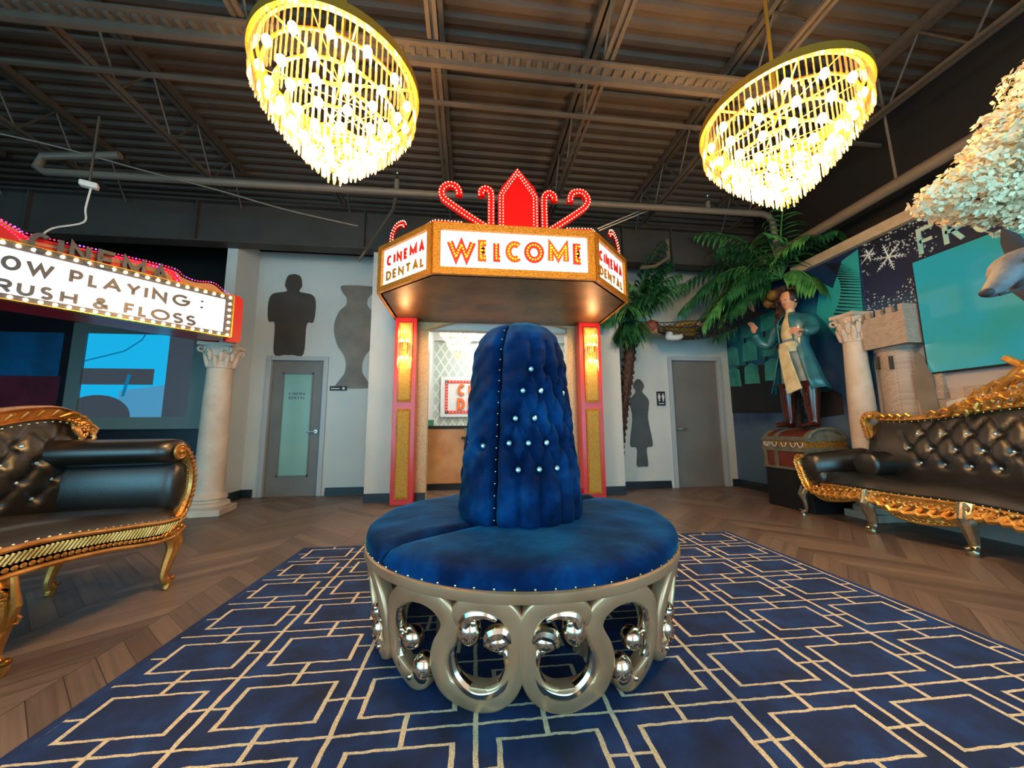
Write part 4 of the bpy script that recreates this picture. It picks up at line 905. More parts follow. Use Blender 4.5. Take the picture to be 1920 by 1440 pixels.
# ---- sofa (right)
SF=(4.1,2.35,0)
sf=thing('carved_sofa','long black leather sofa with carved gold frame in front of the castle wall','sofa',SF)
ye=[.85,1.1,1.5,1.9,2.1,2.35,2.6,2.85,3.1,3.4,3.65,3.82]; zt=[.37,.37,.345,.345,.37,.38,.385,.385,.39,.385,.37,.385]; zb=[.28,.2,.16,.16,.26,.29,.2,.19,.3,.24,.21,.30]
xf=lambda y:3.82-.05*math.cos((y-3.1)*5.0)
fr=MB(); top=cat([Vector((y,z)) for y,z in zip(ye,zt)],8); bot=cat([Vector((y,z)) for y,z in zip(ye,zb)],8); vs=[]
for i in range(len(top)):
    y=top[i].x; vs+=[(xf(y)+.04,y,top[i].y),(xf(y),y,top[i].y),(xf(y),bot[i].x,bot[i].y),(xf(y)+.04,bot[i].x,bot[i].y)]
fr.add(vs,[(i*4+j,i*4+(j+1)%4,(i+1)*4+(j+1)%4,(i+1)*4+j) for i in range(len(top)-1) for j in range(4)])
T=[(xf(p.x)-.008,p.x,p.y) for p in top]; B=[(xf(p.x)-.008,p.x,p.y) for p in bot]; fr.tube(T,.012,8); fr.tube(B,.013,8)
curls(fr,[(xf(p.x)-.01,p.x,(p.y+q.y)/2) for p,q in zip(top,bot)],.085,.085,(-1,0,0)); curls(fr,[(xf(p.x)-.012,p.x,p.y*.72+q.y*.28) for p,q in zip(top,bot)],.07,.05,(-1,0,0)); curls(fr,[(xf(p.x)-.01,p.x,p.y+.03) for p in bot],.042,.045,(-1,0,0),-1); PT(fr,'front_rail','goldsofa',sf)
nails(sf,[(xf(p.x)-.012,p.x,p.y+.014) for p in top if p.x>1.7],.05,SF)
ys=[.95+i*.08 for i in range(35)]; b=MB(); k=len(ys); vs=[]; nx=16
for i,y in enumerate(ys):
    for j in range(nx+1):
        u=j/nx; x=xf(y)-.0+(4.26-xf(y))*u; e=math.sqrt(1-(1-min(1,u*8))**2); g=math.sqrt(1-(1-min(1,min(i,k-1-i)*.5))**2); bump_=.03*abs(math.sin((y-.9)*pi/.98))
        vs.append((x,y,interp(y,ye,zt)+.03+(.085+bump_)*e*g))
m_=nx+1; b.add(vs,[(i*m_+j,(i+1)*m_+j,(i+1)*m_+j+1,i*m_+j+1) for i in range(k-1) for j in range(nx)],True)
b.add([(xf(y),y,interp(y,ye,zt)+.03) for y in ys]+[(xf(y)+.01,y,interp(y,ye,zt)-.03) for y in ys],[(i,i+1,k+i+1,k+i) for i in range(k-1)],True); b.bb((3.9,1.2,.3),(4.24,3.5,.4)); PT(b,'seat','black',sf,ang=70)
for yy,s in ((3.74,1),(.96,-1)):
    b=MB(); bolster(b,3.81,4.3,0,0,.10,.15); b.v=[(x,yy+.0*s+y-.5*(x-3.82)*s,.55+z+.16*(x-3.82)) for x,y,z in b.v]; PT(b,'arm_roll','black',sf,ang=60)
    b=MB(); bolster(b,3.84,4.26,0,0,.08,.1); b.v=[(x,yy-.03*s+y-.5*(x-3.82)*s,.44+z) for x,y,z in b.v]; PT(b,'arm_pad','black',sf,ang=60)
    ap=[(yy+.0*s,.30),(yy+.06*s,.40),(yy+.09*s,.50),(yy+.12*s,.58),(yy+.11*s,.64),(yy+.07*s,.67)]; app=cat([Vector(p) for p in ap],6); b=MB()
    b.sweep(app,wl([.05,.06,.055,.05,.055,.04],len(app)),lambda u,v,n:(3.84-n*.05,u,v),((-1,0),(-1,.7),(-.6,1),(.6,1),(1,.7),(1,0)),sm=True); curls(b,[(3.79,p.x,p.y) for p in app],.03,.036,(-1,0,0)); PT(b,'arm_front','goldsofa',sf)
    nails(sf,[(3.81,p.x-.035*s,p.y) for p in app],.04,SF)
    tp=MB(); cabriole((3.82,yy+.04*s,.32),(3.80,yy+.1*s,0),(-.6,.6*s,0),.034,tp); PT(tp,'leg','silver',sf); tp=MB(); cabriole((4.2,yy-.3*s,.35),(4.24,yy-.25*s,0),(.6,.6*s,0),.034,tp); PT(tp,'leg','silver',sf)
for yy in (3.11,2.48,1.7):
    tp=MB(); cabriole((xf(yy)+.02,yy,.385),(xf(yy)-.005,yy,0),(-1,0,0),.055,tp); curls(tp,[(xf(yy)-.02,yy-.02,.38),(xf(yy)-.02,yy,.28)],.04,.04,(-1,0,0)); PT(tp,'leg','silver',sf)
# back
def BK(b,*a,**k): b.v=[(x-.23,y-.12,z) for x,y,z in b.v]; return PT(b,*a,**k)
cy=[.9,1.2,1.5,1.8,2.1,2.35,2.6,2.9,3.2,3.42,3.5]; czt=[.98,1.06,1.08,1.10,1.14,1.16,1.14,1.09,1.07,1.08,1.02]
btl=[(1.02+i*.17+(j%2)*.085,.66+j*.135) for j in range(3) for i in range(14)]; btl=[(y,z) for y,z in btl if y<3.22]
vs=[]; ny,nz=150,36
for i in range(ny+1):
    y=.9+2.6*i/ny; zt_=interp(y,cy,czt)-.02
    for j in range(nz+1):
        v=j/nz; z=.44+(zt_-.44)*v; d=0
        for by,bz_ in btl:
            px,py=y-by,z-bz_
            if abs(px)<.14 and abs(py)<.16:
                d=max(d,.04*math.exp(-(px*px+py*py)/.03**2))
                for sy in (-.085,.085): t_=max(0,min(1,(px*sy+py*.135)/(sy*sy+.135**2))); e=math.hypot(px-t_*sy,py-t_*.135); d=max(d,.016*math.exp(-(e/.013)**2))
        vs.append((4.40+.09*v-.05*math.sin(pi*min(1,v*1.05))+d,y,z))
b=MB(); m_=nz+1; b.add(vs,[(i*m_+j,(i+1)*m_+j,(i+1)*m_+j+1,i*m_+j+1) for i in range(ny) for j in range(nz)],True); b.add([(4.54,.9,.4),(4.54,3.5,.4),(4.54,3.5,1.0),(4.54,2.9,1.08),(4.54,2.35,1.24),(4.54,1.5,1.06),(4.54,.9,.95)],[(0,1,2,3,4,5,6)]); BK(b,'backrest','black',sf,ang=70)
for by,bz_ in btl: inst('crystal_button',bb_,sf,(4.40-SF[0]-.23,by-SF[1]-.12,bz_))
b=MB(); bolster(b,4.16,4.44,3.36,.62,.12,.13); BK(b,'side_bolster','black',sf,ang=60)
cp=cat([Vector((y,z)) for y,z in zip(cy[:-1],czt[:-1])],6); b=MB(); b.sweep(cp,.05,lambda u,v,n:(4.53-n*.09,u,v),((-1,0),(-1,.8),(-.6,1),(.6,1),(1,.8),(1,0)),sm=True)
b.sweep(cat([Vector(p) for p in [(3.4,1.09),(3.47,1.13),(3.54,1.11),(3.56,1.03),(3.52,.95),(3.5,.86),(3.52,.79)]],6),wl([.05,.06,.06,.055,.05,.05,.02],37),lambda u,v,n:(4.51-n*.07,u,v),((-1,0),(-1,.7),(-.6,1),(.6,1),(1,.7),(1,0)),sm=True)
curls(b,[(4.44,3.42,1.1),(4.44,3.5,1.12),(4.44,3.55,1.06),(4.44,3.53,.96),(4.44,3.51,.86)],.035,.045,(-1,0,0)); curls(b,[(4.44,3.4,1.09),(4.44,3.15,1.09)],.07,.05,(-1,0,0)); curls(b,[(4.44,3.0,1.1),(4.44,2.85,1.12)],.09,.055,(-1,0,0))
for z_,s_,st,fl_ in ((0,.09,.065,1),(.06,.08,.06,-1),(.13,.075,.06,1)):
    curls(b,[(4.44,2.8-z_*.6,1.13),(4.44,2.62,1.17+z_*.6),(4.44,2.46,1.2+z_),(4.44,2.24,1.2+z_),(4.44,2.08,1.17+z_*.6),(4.44,1.9+z_*.6,1.13)],st,s_,(-1,0,0),fl_)
b.sph((4.43,2.35,1.4),.05,12,8); 
for s in (-1,1): b.tube(cat([(4.43,2.35+s*.18,1.26),(4.41,2.35+s*.1,1.34),(4.41,2.35,1.45),(4.42,2.35-s*.09,1.53)],5),[.026]*16,8)
BK(b,'crest_rail','goldsofa',sf); nails(sf,[(4.21,p.x-.12,p.y-.03) for p in cp if p.x>1.7],.05,SF)
# ================================================================ CHEST, STATUE, PALMS
t=thing('display_plinth','black box plinth under the treasure chest','plinth',(4.19,4.15,0)); MB().bb((-.25,-.31,0),(.27,.33,.48)).build('box','blackpl',t,bevel=.004)
ct=thing('treasure_chest','red brown treasure chest with grey straps on the black plinth','chest',(4.19,4.16,.48))
MB().bb((-.26,-.32,0),(.26,.32,.27)).build('body','wood',ct)
b=MB(); pr=[(.26*math.cos(a),.37+.12*math.sin(a)) for a in [pi*i/12 for i in range(13)]]; b.prism(pr,lambda u,v,n:(u,-.315+n*.63,v)); b.build('lid','wood',ct)
b=MB()
for y in (-.30,.12,.29): b.bb((-.27,y-.025,0),(.27,y+.025,.27)); b.prism([(1.03*u,.37+1.08*(v-.37)) for u,v in pr],lambda u,v,n,y=y:(u,y-.025+n*.05,v))
b.bb((-.275,-.33,.22),(.275,.33,.27)); b.bb((-.275,-.33,.35),(.275,.33,.4)); b.bb((-.273,-.33,0),(.273,.33,.03)); b.lathe([(.2,0),(.26,0)],n=4) if False else b.tube([(.24*math.cos(a),-.33,.38+.115*math.sin(a)) for a in [pi*q/12 for q in range(13)]],.022,6); b.build('straps','strap',ct)
MB().bb((-.265,-.325,.27),(.265,.325,.35)).build('gold_band','chestgold',ct)
b=MB()
for i,y in enumerate((.25,.22,.12,-.02,-.15,-.25)): b.tube([(-.28,y+.035*math.cos(R(a)),.33+.055*math.sin(R(a))) for a in range(180,361,20)],.005,6)
b.build('white_loops','white',ct)
def lim(name,par,loc,sk,m,sub=2):
    """skin one continuous body; sk = (verts with radii, edges)"""
    V,Ed=sk; me=bpy.data.meshes.new(name); me.from_pydata([Vector(v[:3]) for v in V],Ed,[]); o=bpy.data.objects.new(name,me); C.objects.link(o); o.parent=par; o.location=loc
    md=o.modifiers.new('skin','SKIN'); md.use_smooth_shade=True; s=o.modifiers.new('sub','SUBSURF'); s.levels=sub; s.render_levels=sub
    for i,v in enumerate(V): o.data.skin_vertices[0].data[i].radius=(v[3],v[4] if len(v)>4 else v[3])
    o.data.skin_vertices[0].data[0].use_root=True; me.materials.append(M[m]); return o
def hand(par,wrist,d,side,m='skin',cl=.5,s=1):
    """palm with four unequal bent fingers and a thumb from the side of the palm"""
    w=Vector(wrist); d=Vector(d).normalized(); sd=Vector(side); sd=(sd-d*sd.dot(d)).normalized(); nr=d.cross(sd); b=MB()
    b.tube([w,w+d*.03*s,w+d*.065*s,w+d*.085*s],[.022*s,.034*s,.038*s,.03*s],10,sq=.5)
    for i,(o,L) in enumerate(((-.027,.062),(-.009,.074),(.009,.07),(.027,.055))):
        p=w+d*.08*s+sd*o*s; q=p+d*L*.4*s+nr*cl*.012*s; r=q+(d*(1-cl*.6)+nr*cl).normalized()*L*.35*s; e=r+(d*(.6-cl*.6)+nr*(.3+cl)).normalized()*L*.3*s; b.tube([p,q,r,e],[.0095*s,.009*s,.008*s,.006*s],7)
    p=w+d*.03*s-sd*.03*s; b.tube([p,p+(d*.6-sd*.7).normalized()*.035*s,p+(d*.9-sd*.3+nr*.3).normalized()*.065*s],[.013*s,.011*s,.007*s],7)
    return b.build('hand',m,par)
st=thing('figure_statue','painted standing statue in a long teal coat and brown boots on the chest','statue',(4.2,4.14,.995))
# figure faces -X : local x = towards wall, y = sideways
Vb=[(0,0,.88,.13),(0,0,1.05,.125),(0,0,1.22,.14),(0,0,1.38,.13),(0,0,1.46,.065),(0,0,1.53,.055),
    (-.01,.09,.84,.1),(-.02,.13,.5,.07),(.0,.17,.25,.06),(-.01,-.09,.84,.1),(-.02,-.12,.5,.07),(.0,-.16,.25,.06)]
lim('trousers',st,(0,0,0),(Vb[:3]+[Vb[6],Vb[7],Vb[8],Vb[9],Vb[10],Vb[11]],[(0,1),(1,2),(0,3),(3,4),(4,5),(0,6),(6,7),(7,8)]),'trou')
lim('torso',st,(0,0,0),([Vb[1],Vb[2],(0,0,1.36,.12),(0,0,1.46,.06),(-.005,0,1.54,.05),(-.01,0,1.6,.05)],[(0,1),(1,2),(2,3),(3,4),(4,5)]),'cloth')
b=MB(); b.lathe([(.001,-.125),(.04,-.12),(.06,-.09),(.078,-.04),(.088,.02),(.09,.07),(.07,.115),(.03,.135),(.001,.137)],(0,0,1.66),24,fn=lambda a,r,z:r*(1.06 if abs(math.cos(a))>.7 else .92))
b.sph((-.096,0,1.645),.014,8,6,(1.1,.8,1.5)); b.tube([(-.088,-.02,1.61),(-.095,0,1.608),(-.088,.02,1.61)],.006,6)
for s in(-1,1): b.sph((0,s*.088,1.65),.02,8,6,(.7,.4,1.2))
b.tube([(0,0,1.45),(-.005,0,1.6)],.05,14); b.build('head','skin',st)
b=MB()
for s in(-1,1): b.sph((-.085,s*.03,1.665),.01,8,6,(.5,1.2,.7))
b.build('eyes','hair',st)
b=MB(); b.lathe([(.001,.16),(.05,.152),(.09,.11),(.104,.06),(.1,.0),(.06,-.05),(.001,-.06)],(.018,0,1.66),24); b.build('hair','hair',st)
for s,sw in ((1,0),(-1,1)):   # boots
    b=MB(); x=0; y=s*.165; b.tube([(x,y,.55),(x,y,.40),(x-.005,y,.25),(x,y,.12),(x,y,.05)],[.1,.088,.08,.062,.06],16); b.tube([(x+.03,y,.035),(x-.06,y+s*.015,.04),(x-.15,y+s*.035,.03),(x-.19,y+s*.04,.025)],[.05,.052,.045,.025],12,sq=.7); b.lathe([(.095,.5),(.112,.56),(.105,.57),(.09,.5)],(x,y,0),20); b.build('boot','boot',st)
# coat : open at the front, flared skirt, with folds
def coat():
    b=MB(); n=56; zs=[.46,.6,.8,.95,1.05,1.2,1.35,1.44,1.49]; rr=[.34,.29,.24,.20,.175,.19,.205,.15,.09]; vs=[]
    for j in range(n+1):
        for z,r in zip(zs,rr):
            op=interp(z,[.46,.95,1.2,1.49],[1.0,.75,.5,.35]); a=pi+op+(2*pi-2*op)*j/n
            rv=r*(1+.07*math.sin(a*11)*max(0,(1.0-z))); vs.append((rv*.72*math.cos(a),rv*1.05*math.sin(a),z+.02*math.sin(a*3)*(z<.6)))
    k=len(zs); b.add(vs,[(j*k+i,(j+1)*k+i,(j+1)*k+i+1,j*k+i+1) for j in range(n) for i in range(k-1)],True); o=b.build('coat','teal',st,ang=80)
    s=o.modifiers.new('thick','SOLIDIFY'); s.thickness=.012; return o
coat()
lim('sleeve',st,(0,0,0),([(0,.14,1.40,.08),(0,.25,1.33,.075),(-.03,.36,1.12,.07),(-.12,.42,1.2,.06),(-.2,.40,1.32,.055)],[(0,1),(1,2),(2,3),(3,4)]),'teal'); hand(st,(-.2,.40,1.33),(-.2,-.1,1),(0,1,0),cl=.6,s=1.15)
lim('sleeve',st,(0,0,0),([(0,-.14,1.40,.08),(0,-.25,1.34,.075),(-.04,-.33,1.18,.07),(-.16,-.37,1.14,.06),(-.26,-.40,1.14,.055)],[(0,1),(1,2),(2,3),(3,4)]),'teal'); hand(st,(-.27,-.40,1.14),(-1,-.2,0),(0,0,1),cl=.9,s=1.15)
b=MB(); b.lathe([(.155,.96),(.165,1.0),(.165,1.04),(.155,1.09)],n=32); 
q=cat([Vector(p) for p in [(-.02,1.02),(-.05,.85),(-.1,.65),(-.16,.44)]],5); b.sweep(q,wl([.12,.14,.17,.2],len(q)),lambda u,v,n:(-.175-n*.02-.06*max(0,(1-v)),u,v)); b.build('sash','cloth',st)
# palms
leafp=[]
def frond(root,az,el,L,droop,m,name='frond',wid=.30,n=17,par=None):
    b=MB(); p=Vector(root); d=Vector((math.cos(az)*math.cos(el),math.sin(az)*math.cos(el),math.sin(el))); pts=[p.copy()]; ds=[d.copy()]; st_=L/n
    for i in range(n): p=p+d*st_; d=(d+Vector((0,0,-droop/n))).normalized(); pts.append(p.copy()); ds.append(d.copy())
    b.tube(pts,wl([.014,.01,.004],n+1),5)
    for i in range(3,n+1):
        d=ds[i]; sd=d.cross(Vector((0,0,1))).normalized(); u=i/n; ll=wid*(math.sin(pi*min(1,.15+u*.8))**.7)+.04
        for s in (-1,1):
            a=(sd*s*.8+d*.7+Vector((0,0,-.15-.35*random.random()))).normalized(); w=.019+.008*random.random(); side=a.cross(Vector((0,0,1))); side=(side if side.length>.05 else d).normalized(); Z_=Vector((0,0,1)); L3=ll*(.8+.35*random.random())
            q0=pts[i]; q1=q0+a*L3*.3; q2=q0+a*L3*.62-Z_*L3*.10; q3=q0+a*L3*.85-Z_*L3*.30; q4=q0+a*L3*.95-Z_*L3*.55; u_=Z_*.007
            b.add([q0,q1-side*w,q1+u_,q1+side*w,q2-side*w*1.05,q2+u_,q2+side*w*1.05,q3-side*w*.7,q3+u_,q3+side*w*.7,q4],[(0,1,2),(0,2,3),(1,4,5,2),(2,5,6,3),(4,7,8,5),(5,8,9,6),(7,10,8),(8,10,9)],False)
    return b.build(name,m,par)
def palm(label,base,pts,rad,crown,fr,nuts):
    t=thing('palm_tree',label,'palm tree',base); p=cat(pts,14); k=len(p)
    b=MB(); rr=[interp(i/(k-1),[0,1],rad)*(1+.16*((i%4)/3)) for i in range(k)]; b.tube(p,rr,14)
    for i in range(2,k-1,2):
        for j in range(7): a=j*2*pi/7+i; q=p[i]+Vector((rr[i]*math.cos(a),rr[i]*math.sin(a),0)); b.tube([q-Vector((0,0,.03)),q+Vector((.006*math.cos(a),.006*math.sin(a),.0)),q+Vector((.02*math.cos(a),.02*math.sin(a),.03))],[rr[i]*.25,rr[i]*.3,.003],5)
    b.build('trunk','trunk',t)
    for i,(az,el,L,dr_) in enumerate(fr): frond(crown,R(az),R(el),L,dr_,'leaf' if i%3 else 'leafd',par=t)
    for n_ in nuts: 
        b=MB(); b.sph(n_,.075,14,9,(1,1,1.05)); b.build('coconut','nut',t)
palm('artificial palm tree between the welcome canopy and the restroom door',(2.5,5.55,0),[(-.14,.12,0),(-.1,.1,.6),(-.02,.05,1.3),(.06,0,1.9),(.14,-.05,2.6)],(.05,.085),(.16,-.05,2.72),
  [(200,40,.75,1.9),(240,55,.75,2.2),(235,-5,.5,1.6),(225,20,.6,2.4),(20,72,1.15,1.3),(170,65,.7,2.2),(330,75,1.15,1.5),(215,75,.95,1.8),(350,78,1.3,1.1),(300,72,.8,2.0),(255,15,.55,2.2),(10,60,1.0,1.0),(190,10,.5,2),(330,60,1.0,1.3),(45,70,.9,1.6),(300,78,1.3,1.5),(350,68,1.2,1.4),(10,74,1.35,1.6),(270,60,.9,2.2),(230,70,1.0,2.2)],[(.23,-.14,2.6),(.08,-.16,2.58)])
palm('artificial palm tree standing behind the statue by the mural wall',(4.42,4.45,0),[(.05,.05,0),(.05,.05,.9),(.02,.04,1.7),(0,0,2.3),(-.02,-.02,2.96)],(.075,.1),(-.02,-.02,3.1),
  [(95,45,1.35,1.9),(120,30,1.2,1.7),(150,50,1.1,2.0),(180,30,1.0,1.9),(215,60,.95,1.6),(250,55,.9,1.7),(275,60,.9,1.8),(140,70,1.5,1.6),(110,65,1.5,1.5),(170,70,1.1,2.2),(240,78,1.1,1.6),(130,10,1.0,1.7),(160,5,.8,1.6),(265,20,.7,2.2),(100,20,1.0,1.5),(85,60,1.3,1.9),(115,20,1.55,1.5),(135,35,1.5,1.7),(160,40,1.3,1.9),(105,8,1.3,1.5),(150,15,1.25,1.8),(125,55,1.6,1.9)],[(-.14,.02,2.86),(-.08,.16,2.8),(-.02,-.16,2.84)])
# hammock with a lying figure
hm=thing('net_hammock','dark rope hammock strung between the palms above the restroom door','hammock',(3.7,5.5,2.3))
def net():
    b=MB(); A=Vector((2.75,5.5,2.75)); Bp=Vector((4.42,4.75,2.72)); n=26; S_=[]
    for k in range(9):
        w=(k-4)/4; L_=[]
        for i in range(n+1):
            u=i/n; p=A.lerp(Bp,u); sag=.36*math.sin(pi*u**.9)*(1-.38*w*w*1.0); sp=.17*math.sin(pi*u); L_.append(Vector((p.x+.3*w*sp,p.y+w*sp,p.z-sag+.12*abs(w)*math.sin(pi*u)))) 
        S_.append(L_); b.tube(L_,.006,5)
    for i in range(2,n-1):
        for k in range(8):
            b.tube([S_[k][i],S_[k+1][i+1]],.004,4); b.tube([S_[k][i+1],S_[k+1][i]],.004,4)
    b.tube([A,A+Vector((-.1,.05,.1))],.008,6); b.tube([Bp,(4.42,4.5,2.75)],.008,6); PT(b,'net','rope',hm)
net()
fg=thing('lying_figure','lying figure with checked head scarf and ochre jacket resting in the rope hammock','statue',(3.3,5.4,2.45))
Z=Vector(fg.location)
def rel(L): return [(x-Z.x,y-Z.y,z-Z.z,r) for x,y,z,r in L]
lim('jacket',fg,(0,0,0),(rel([(3.66,5.28,2.52,.11),(3.45,5.34,2.51,.12),(3.22,5.4,2.56,.12),(3.08,5.44,2.6,.06)]),[(0,1),(1,2),(2,3)]),'ochre')
lim('trousers',fg,(0,0,0),(rel([(3.66,5.26,2.5,.12),(3.8,5.16,2.58,.095),(3.86,5.1,2.86,.085),(3.98,5.05,2.62,.06),(4.12,4.98,2.6,.055)]),[(0,1),(1,2),(2,3),(3,4)]),'rope')
lim('shirt_sleeve',fg,(0,0,0),(rel([(3.2,5.3,2.52,.06),(3.12,5.27,2.42,.06),(3.3,5.23,2.42,.05),(3.36,5.22,2.46,.035)]),[(0,1),(1,2),(2,3)]),'white')
lim('arm',fg,(0,0,0),(rel([(3.3,5.36,2.64,.05),(3.5,5.3,2.69,.05),(3.62,5.24,2.66,.035)]),[(0,1),(1,2)]),'ochre'); hand(fg,(3.62-Z.x,5.24-Z.y,2.66-Z.z),(.6,-.2,-.5),(0,1,0),cl=.5)
b=MB(); b.sph((2.97,5.42,2.63),.1,16,10,(1.15,.9,.9)); b.sph((2.99,5.36,2.545),.02,8,6); b.tube([(3.02,5.42,2.73),(3.05,5.42,2.745),(3.07,5.42,2.72)],.014,7); b.tube([(3.0,5.43,2.6),(3.12,5.42,2.58)],.05,12); PT(b,'head','skin',fg)
def check_m():
    m,nt,p=newmat('checked_scarf'); v,(x,y,z)=coords(nt); a=((x+z)*22).fract().lt(.3).max(((x-z)*22).fract().lt(.3)); nt.links.new(mixc(nt,a,'#b8604a','#3a1414'),p.inputs['Base Color']); p.inputs['Roughness'].default_value=.7; return m
M['check']=check_m()
b=MB(); b.sph((2.945,5.42,2.65),.112,16,10,(1,.95,.92)); PT(b,'head_scarf','check',fg)
b=MB(); b.tube([(3.86,5.06,2.88),(3.9,5.03,2.72)],[.1,.09],14); b.tube(cat([(4.1,4.98,2.62),(4.28,4.9,2.74),(4.34,4.87,2.8)],4),[.05]*9,10); PT(b,'boot','rope',fg)
b=MB(); b.tube([(4.3,4.88,2.76),(4.26,4.86,2.86),(4.22,4.84,2.94)],[.045,.05,.03],10,sq=.6)
for i in range(5): b.sph((4.19+.012*i,4.83,2.95+.012*i),.014,6,5)
PT(b,'bare_foot','skin',fg)
# ship on the sea mural (flat print)
def flat(poly,m,name,x=4.596,lab=None):
    b=MB(); b.prism(poly,lambda u,v,n:(x-n*.003,u,v)); o=b.build(name,m); return o
M['ship']=mat('print_ship','#0b1216',.5); M['sail']=mat('print_sail','#1c6a66',.5,col2='#35918a',scale=4); M['brig']=mat('print_brown','#1c1212',.5); M['palep']=mat('print_teal','#23989a',.5)
sh_=thing('mural_ship','dark sailing ship with teal sails printed on the sea mural','mural print',(4.59,5.2,1.0))
def MP(polys,m,name,x=4.596): 
    b=MB(); [b.prism(p,lambda u,v,n:(x-n*.003,u,v)) for p in polys]; return PT(b,name,m,sh_)
MP([[(5.95,1.25),(5.95,1.85),(5.6,2.05),(4.7,1.9),(4.5,1.55),(4.55,1.2)],[(5.9,1.8),(5.88,3.1),(5.84,3.1),(5.84,1.8)],[(5.45,1.8),(5.43,3.0),(5.4,3.0),(5.4,1.8)],[(5.05,1.8),(5.03,2.8),(5.0,2.8),(5.0,1.8)]],'ship','hull')
MP([[(y,z),(y-.32,z-.03),(y-.3,z+.26),(y-.16,z+.33),(y-.02,z+.28)] for z in (1.72,2.1,2.5) for y in (5.9,5.5,5.08)],'sail','sails',4.592)
MP([[(3.95,1.15),(4.4,1.1),(4.45,1.35),(4.3,1.5),(4.2,1.85),(4.1,1.5),(3.95,1.4)]],'brig','small_ship')
MP([[(3.8,.95),(3.57,.95),(3.57,1.25),(3.8,1.25)]],'palep','harbour_light'); 
pf=thing('mural_palm','dark palm fronds over teal glow printed on the mural beside the stone column','mural print',(4.59,3.75,2.6))
b=MB(); b.prism([(4.05,2.35),(3.95,2.15),(3.6,2.2),(3.56,3.1),(3.75,3.05),(3.9,2.75),(4.05,2.9),(4.15,2.5)],lambda u,v,n:(4.596-n*.003,u,v)); PT(b,'teal_glow','palep',pf)
b=MB()
for i in range(22):
    z=2.3+i*.038; y=4.0-.2*math.sin(i*.14); b.prism([(y,z),(y-.36+i*.004,z-.13),(y,z+.022)],lambda u,v,n:(4.591-n*.003,u,v))
PT(b,'frond_print','ship',pf)
# ================================================================ WINTER WALL
cw=thing('castle_relief','grey brick castle towers and battlements along the wall behind the sofa','castle relief',(4.56,3.0,.9))
b=MB(); b.lathe([(.17,0),(.17,.95),(.19,.97),(.19,1.02),(.17,1.02)],(4.62,3.32,.85),24,R(90),R(270)); PT(b,'round_tower','brick',cw)
b=MB()
b.bb((4.54,.6,.8),(4.6,3.16,1.26))
for i in range(9): y=3.1-i*.3; b.bb((4.53,y-.16,1.26),(4.6,y,1.36))
b.bb((4.56,.6,1.3),(4.6,2.45,1.5)); b.bb((4.555,2.95,1.2),(4.6,3.2,1.62)); PT(b,'battlements','brick',cw)
for y,z in ((3.40,1.70),(3.27,1.68)): PT(MB().bb((4.43,y-.012,z-.08),(4.48,y+.012,z+.06)),'arrow_slit','brown',cw)
b=MB(); b.prism([(3.1,.9),(3.16,1.5),(3.08,1.75),(3.0,1.5),(2.98,.9)],lambda u,v,n:(4.53-n*.01,u,v)); PT(b,'dark_doorway','plum',cw)
b=MB(); b.tube([(4.5,2.88,1.19),(4.49,2.8,1.2),(4.49,2.6,1.21),(4.5,2.5,1.2)],[.045,.055,.055,.04],12); PT(b,'snow_drift','white',cw)
tr=thing('castle_balcony','grey brick castle balcony box fixed beside the television','balcony',(4.48,3.25,1.84))
b=MB(); x0,x1,y0,y1=4.38,4.6,3.06,3.46; b.bb((x0,y0+.0401,1.84),(x0+.04,y1-.0401,2.18)); b.bb((x0,y0,1.84),(x1-.001,y0+.04,2.25)); b.bb((x0,y1-.04,1.84),(x1-.001,y1,2.14)); b.bb((x0+.0401,y0+.0401,1.841),(x1-.001,y1-.0401,1.88))
for a,c in ((3.36,3.41),(3.26,3.31),(3.16,3.21)): b.bb((x0,a,2.1801),(x0+.04,c,2.25))
PT(b,'turret_box','brick',tr)
tv=thing('television','large flat television glowing turquoise on the winter mural wall','television',(4.545,2.0,2.1))
MB().bb((.0,-1.0,-.59),(.055,1.05,.59)).build('casing','blackpl',tv,bevel=.004); MB().bb((-.004,-.985,-.575),(.002,1.035,.575)).build('screen','tv',tv)
lg=thing('mural_title','icy pale letters printed on the winter mural above the television','lettering',(4.59,2.7,2.85))
fz=lambda u,v,n:(4.597-n*.012,3.02-u,v)
def L2(ch,u0,u1,v0,v1,th): 
    b=MB()
    for s_ in glyph(ch,u0,u1,v0,v1,th): 
        cl=(s_[0]-s_[-1]).length<1e-4; b.sweep(s_[:-1] if cl else s_,th,fz,closed=cl)
    PT(b,'letter','icy',lg)
for i,ch in enumerate('FRO'): u=.02+i*.2; L2(ch,u,u+.15,2.73,3.02,.035)
def flake(y,z,r):
    t=thing('snowflake','large white snowflake printed left of the icy letters' if r>.1 else 'small white snowflake printed beside the palm mural edge','snowflake',(4.595,y,z)); b=MB()
    for i in range(6):
        a=i*pi/3+.3; d=Vector((0,math.cos(a),math.sin(a))); b.tube([(0,0,0),d*r],[.01,.003],5)
        for q in (.35,.55,.75):
            for s in (-1,1): e=Vector((0,math.cos(a+s*.9),math.sin(a+s*.9))); b.tube([d*r*q,d*r*q+e*r*.28*(1.2-q)],[.007,.002],4)
    b.build('flake','snow',t)
flake(3.27,2.86,.17); flake(3.46,2.98,.08)
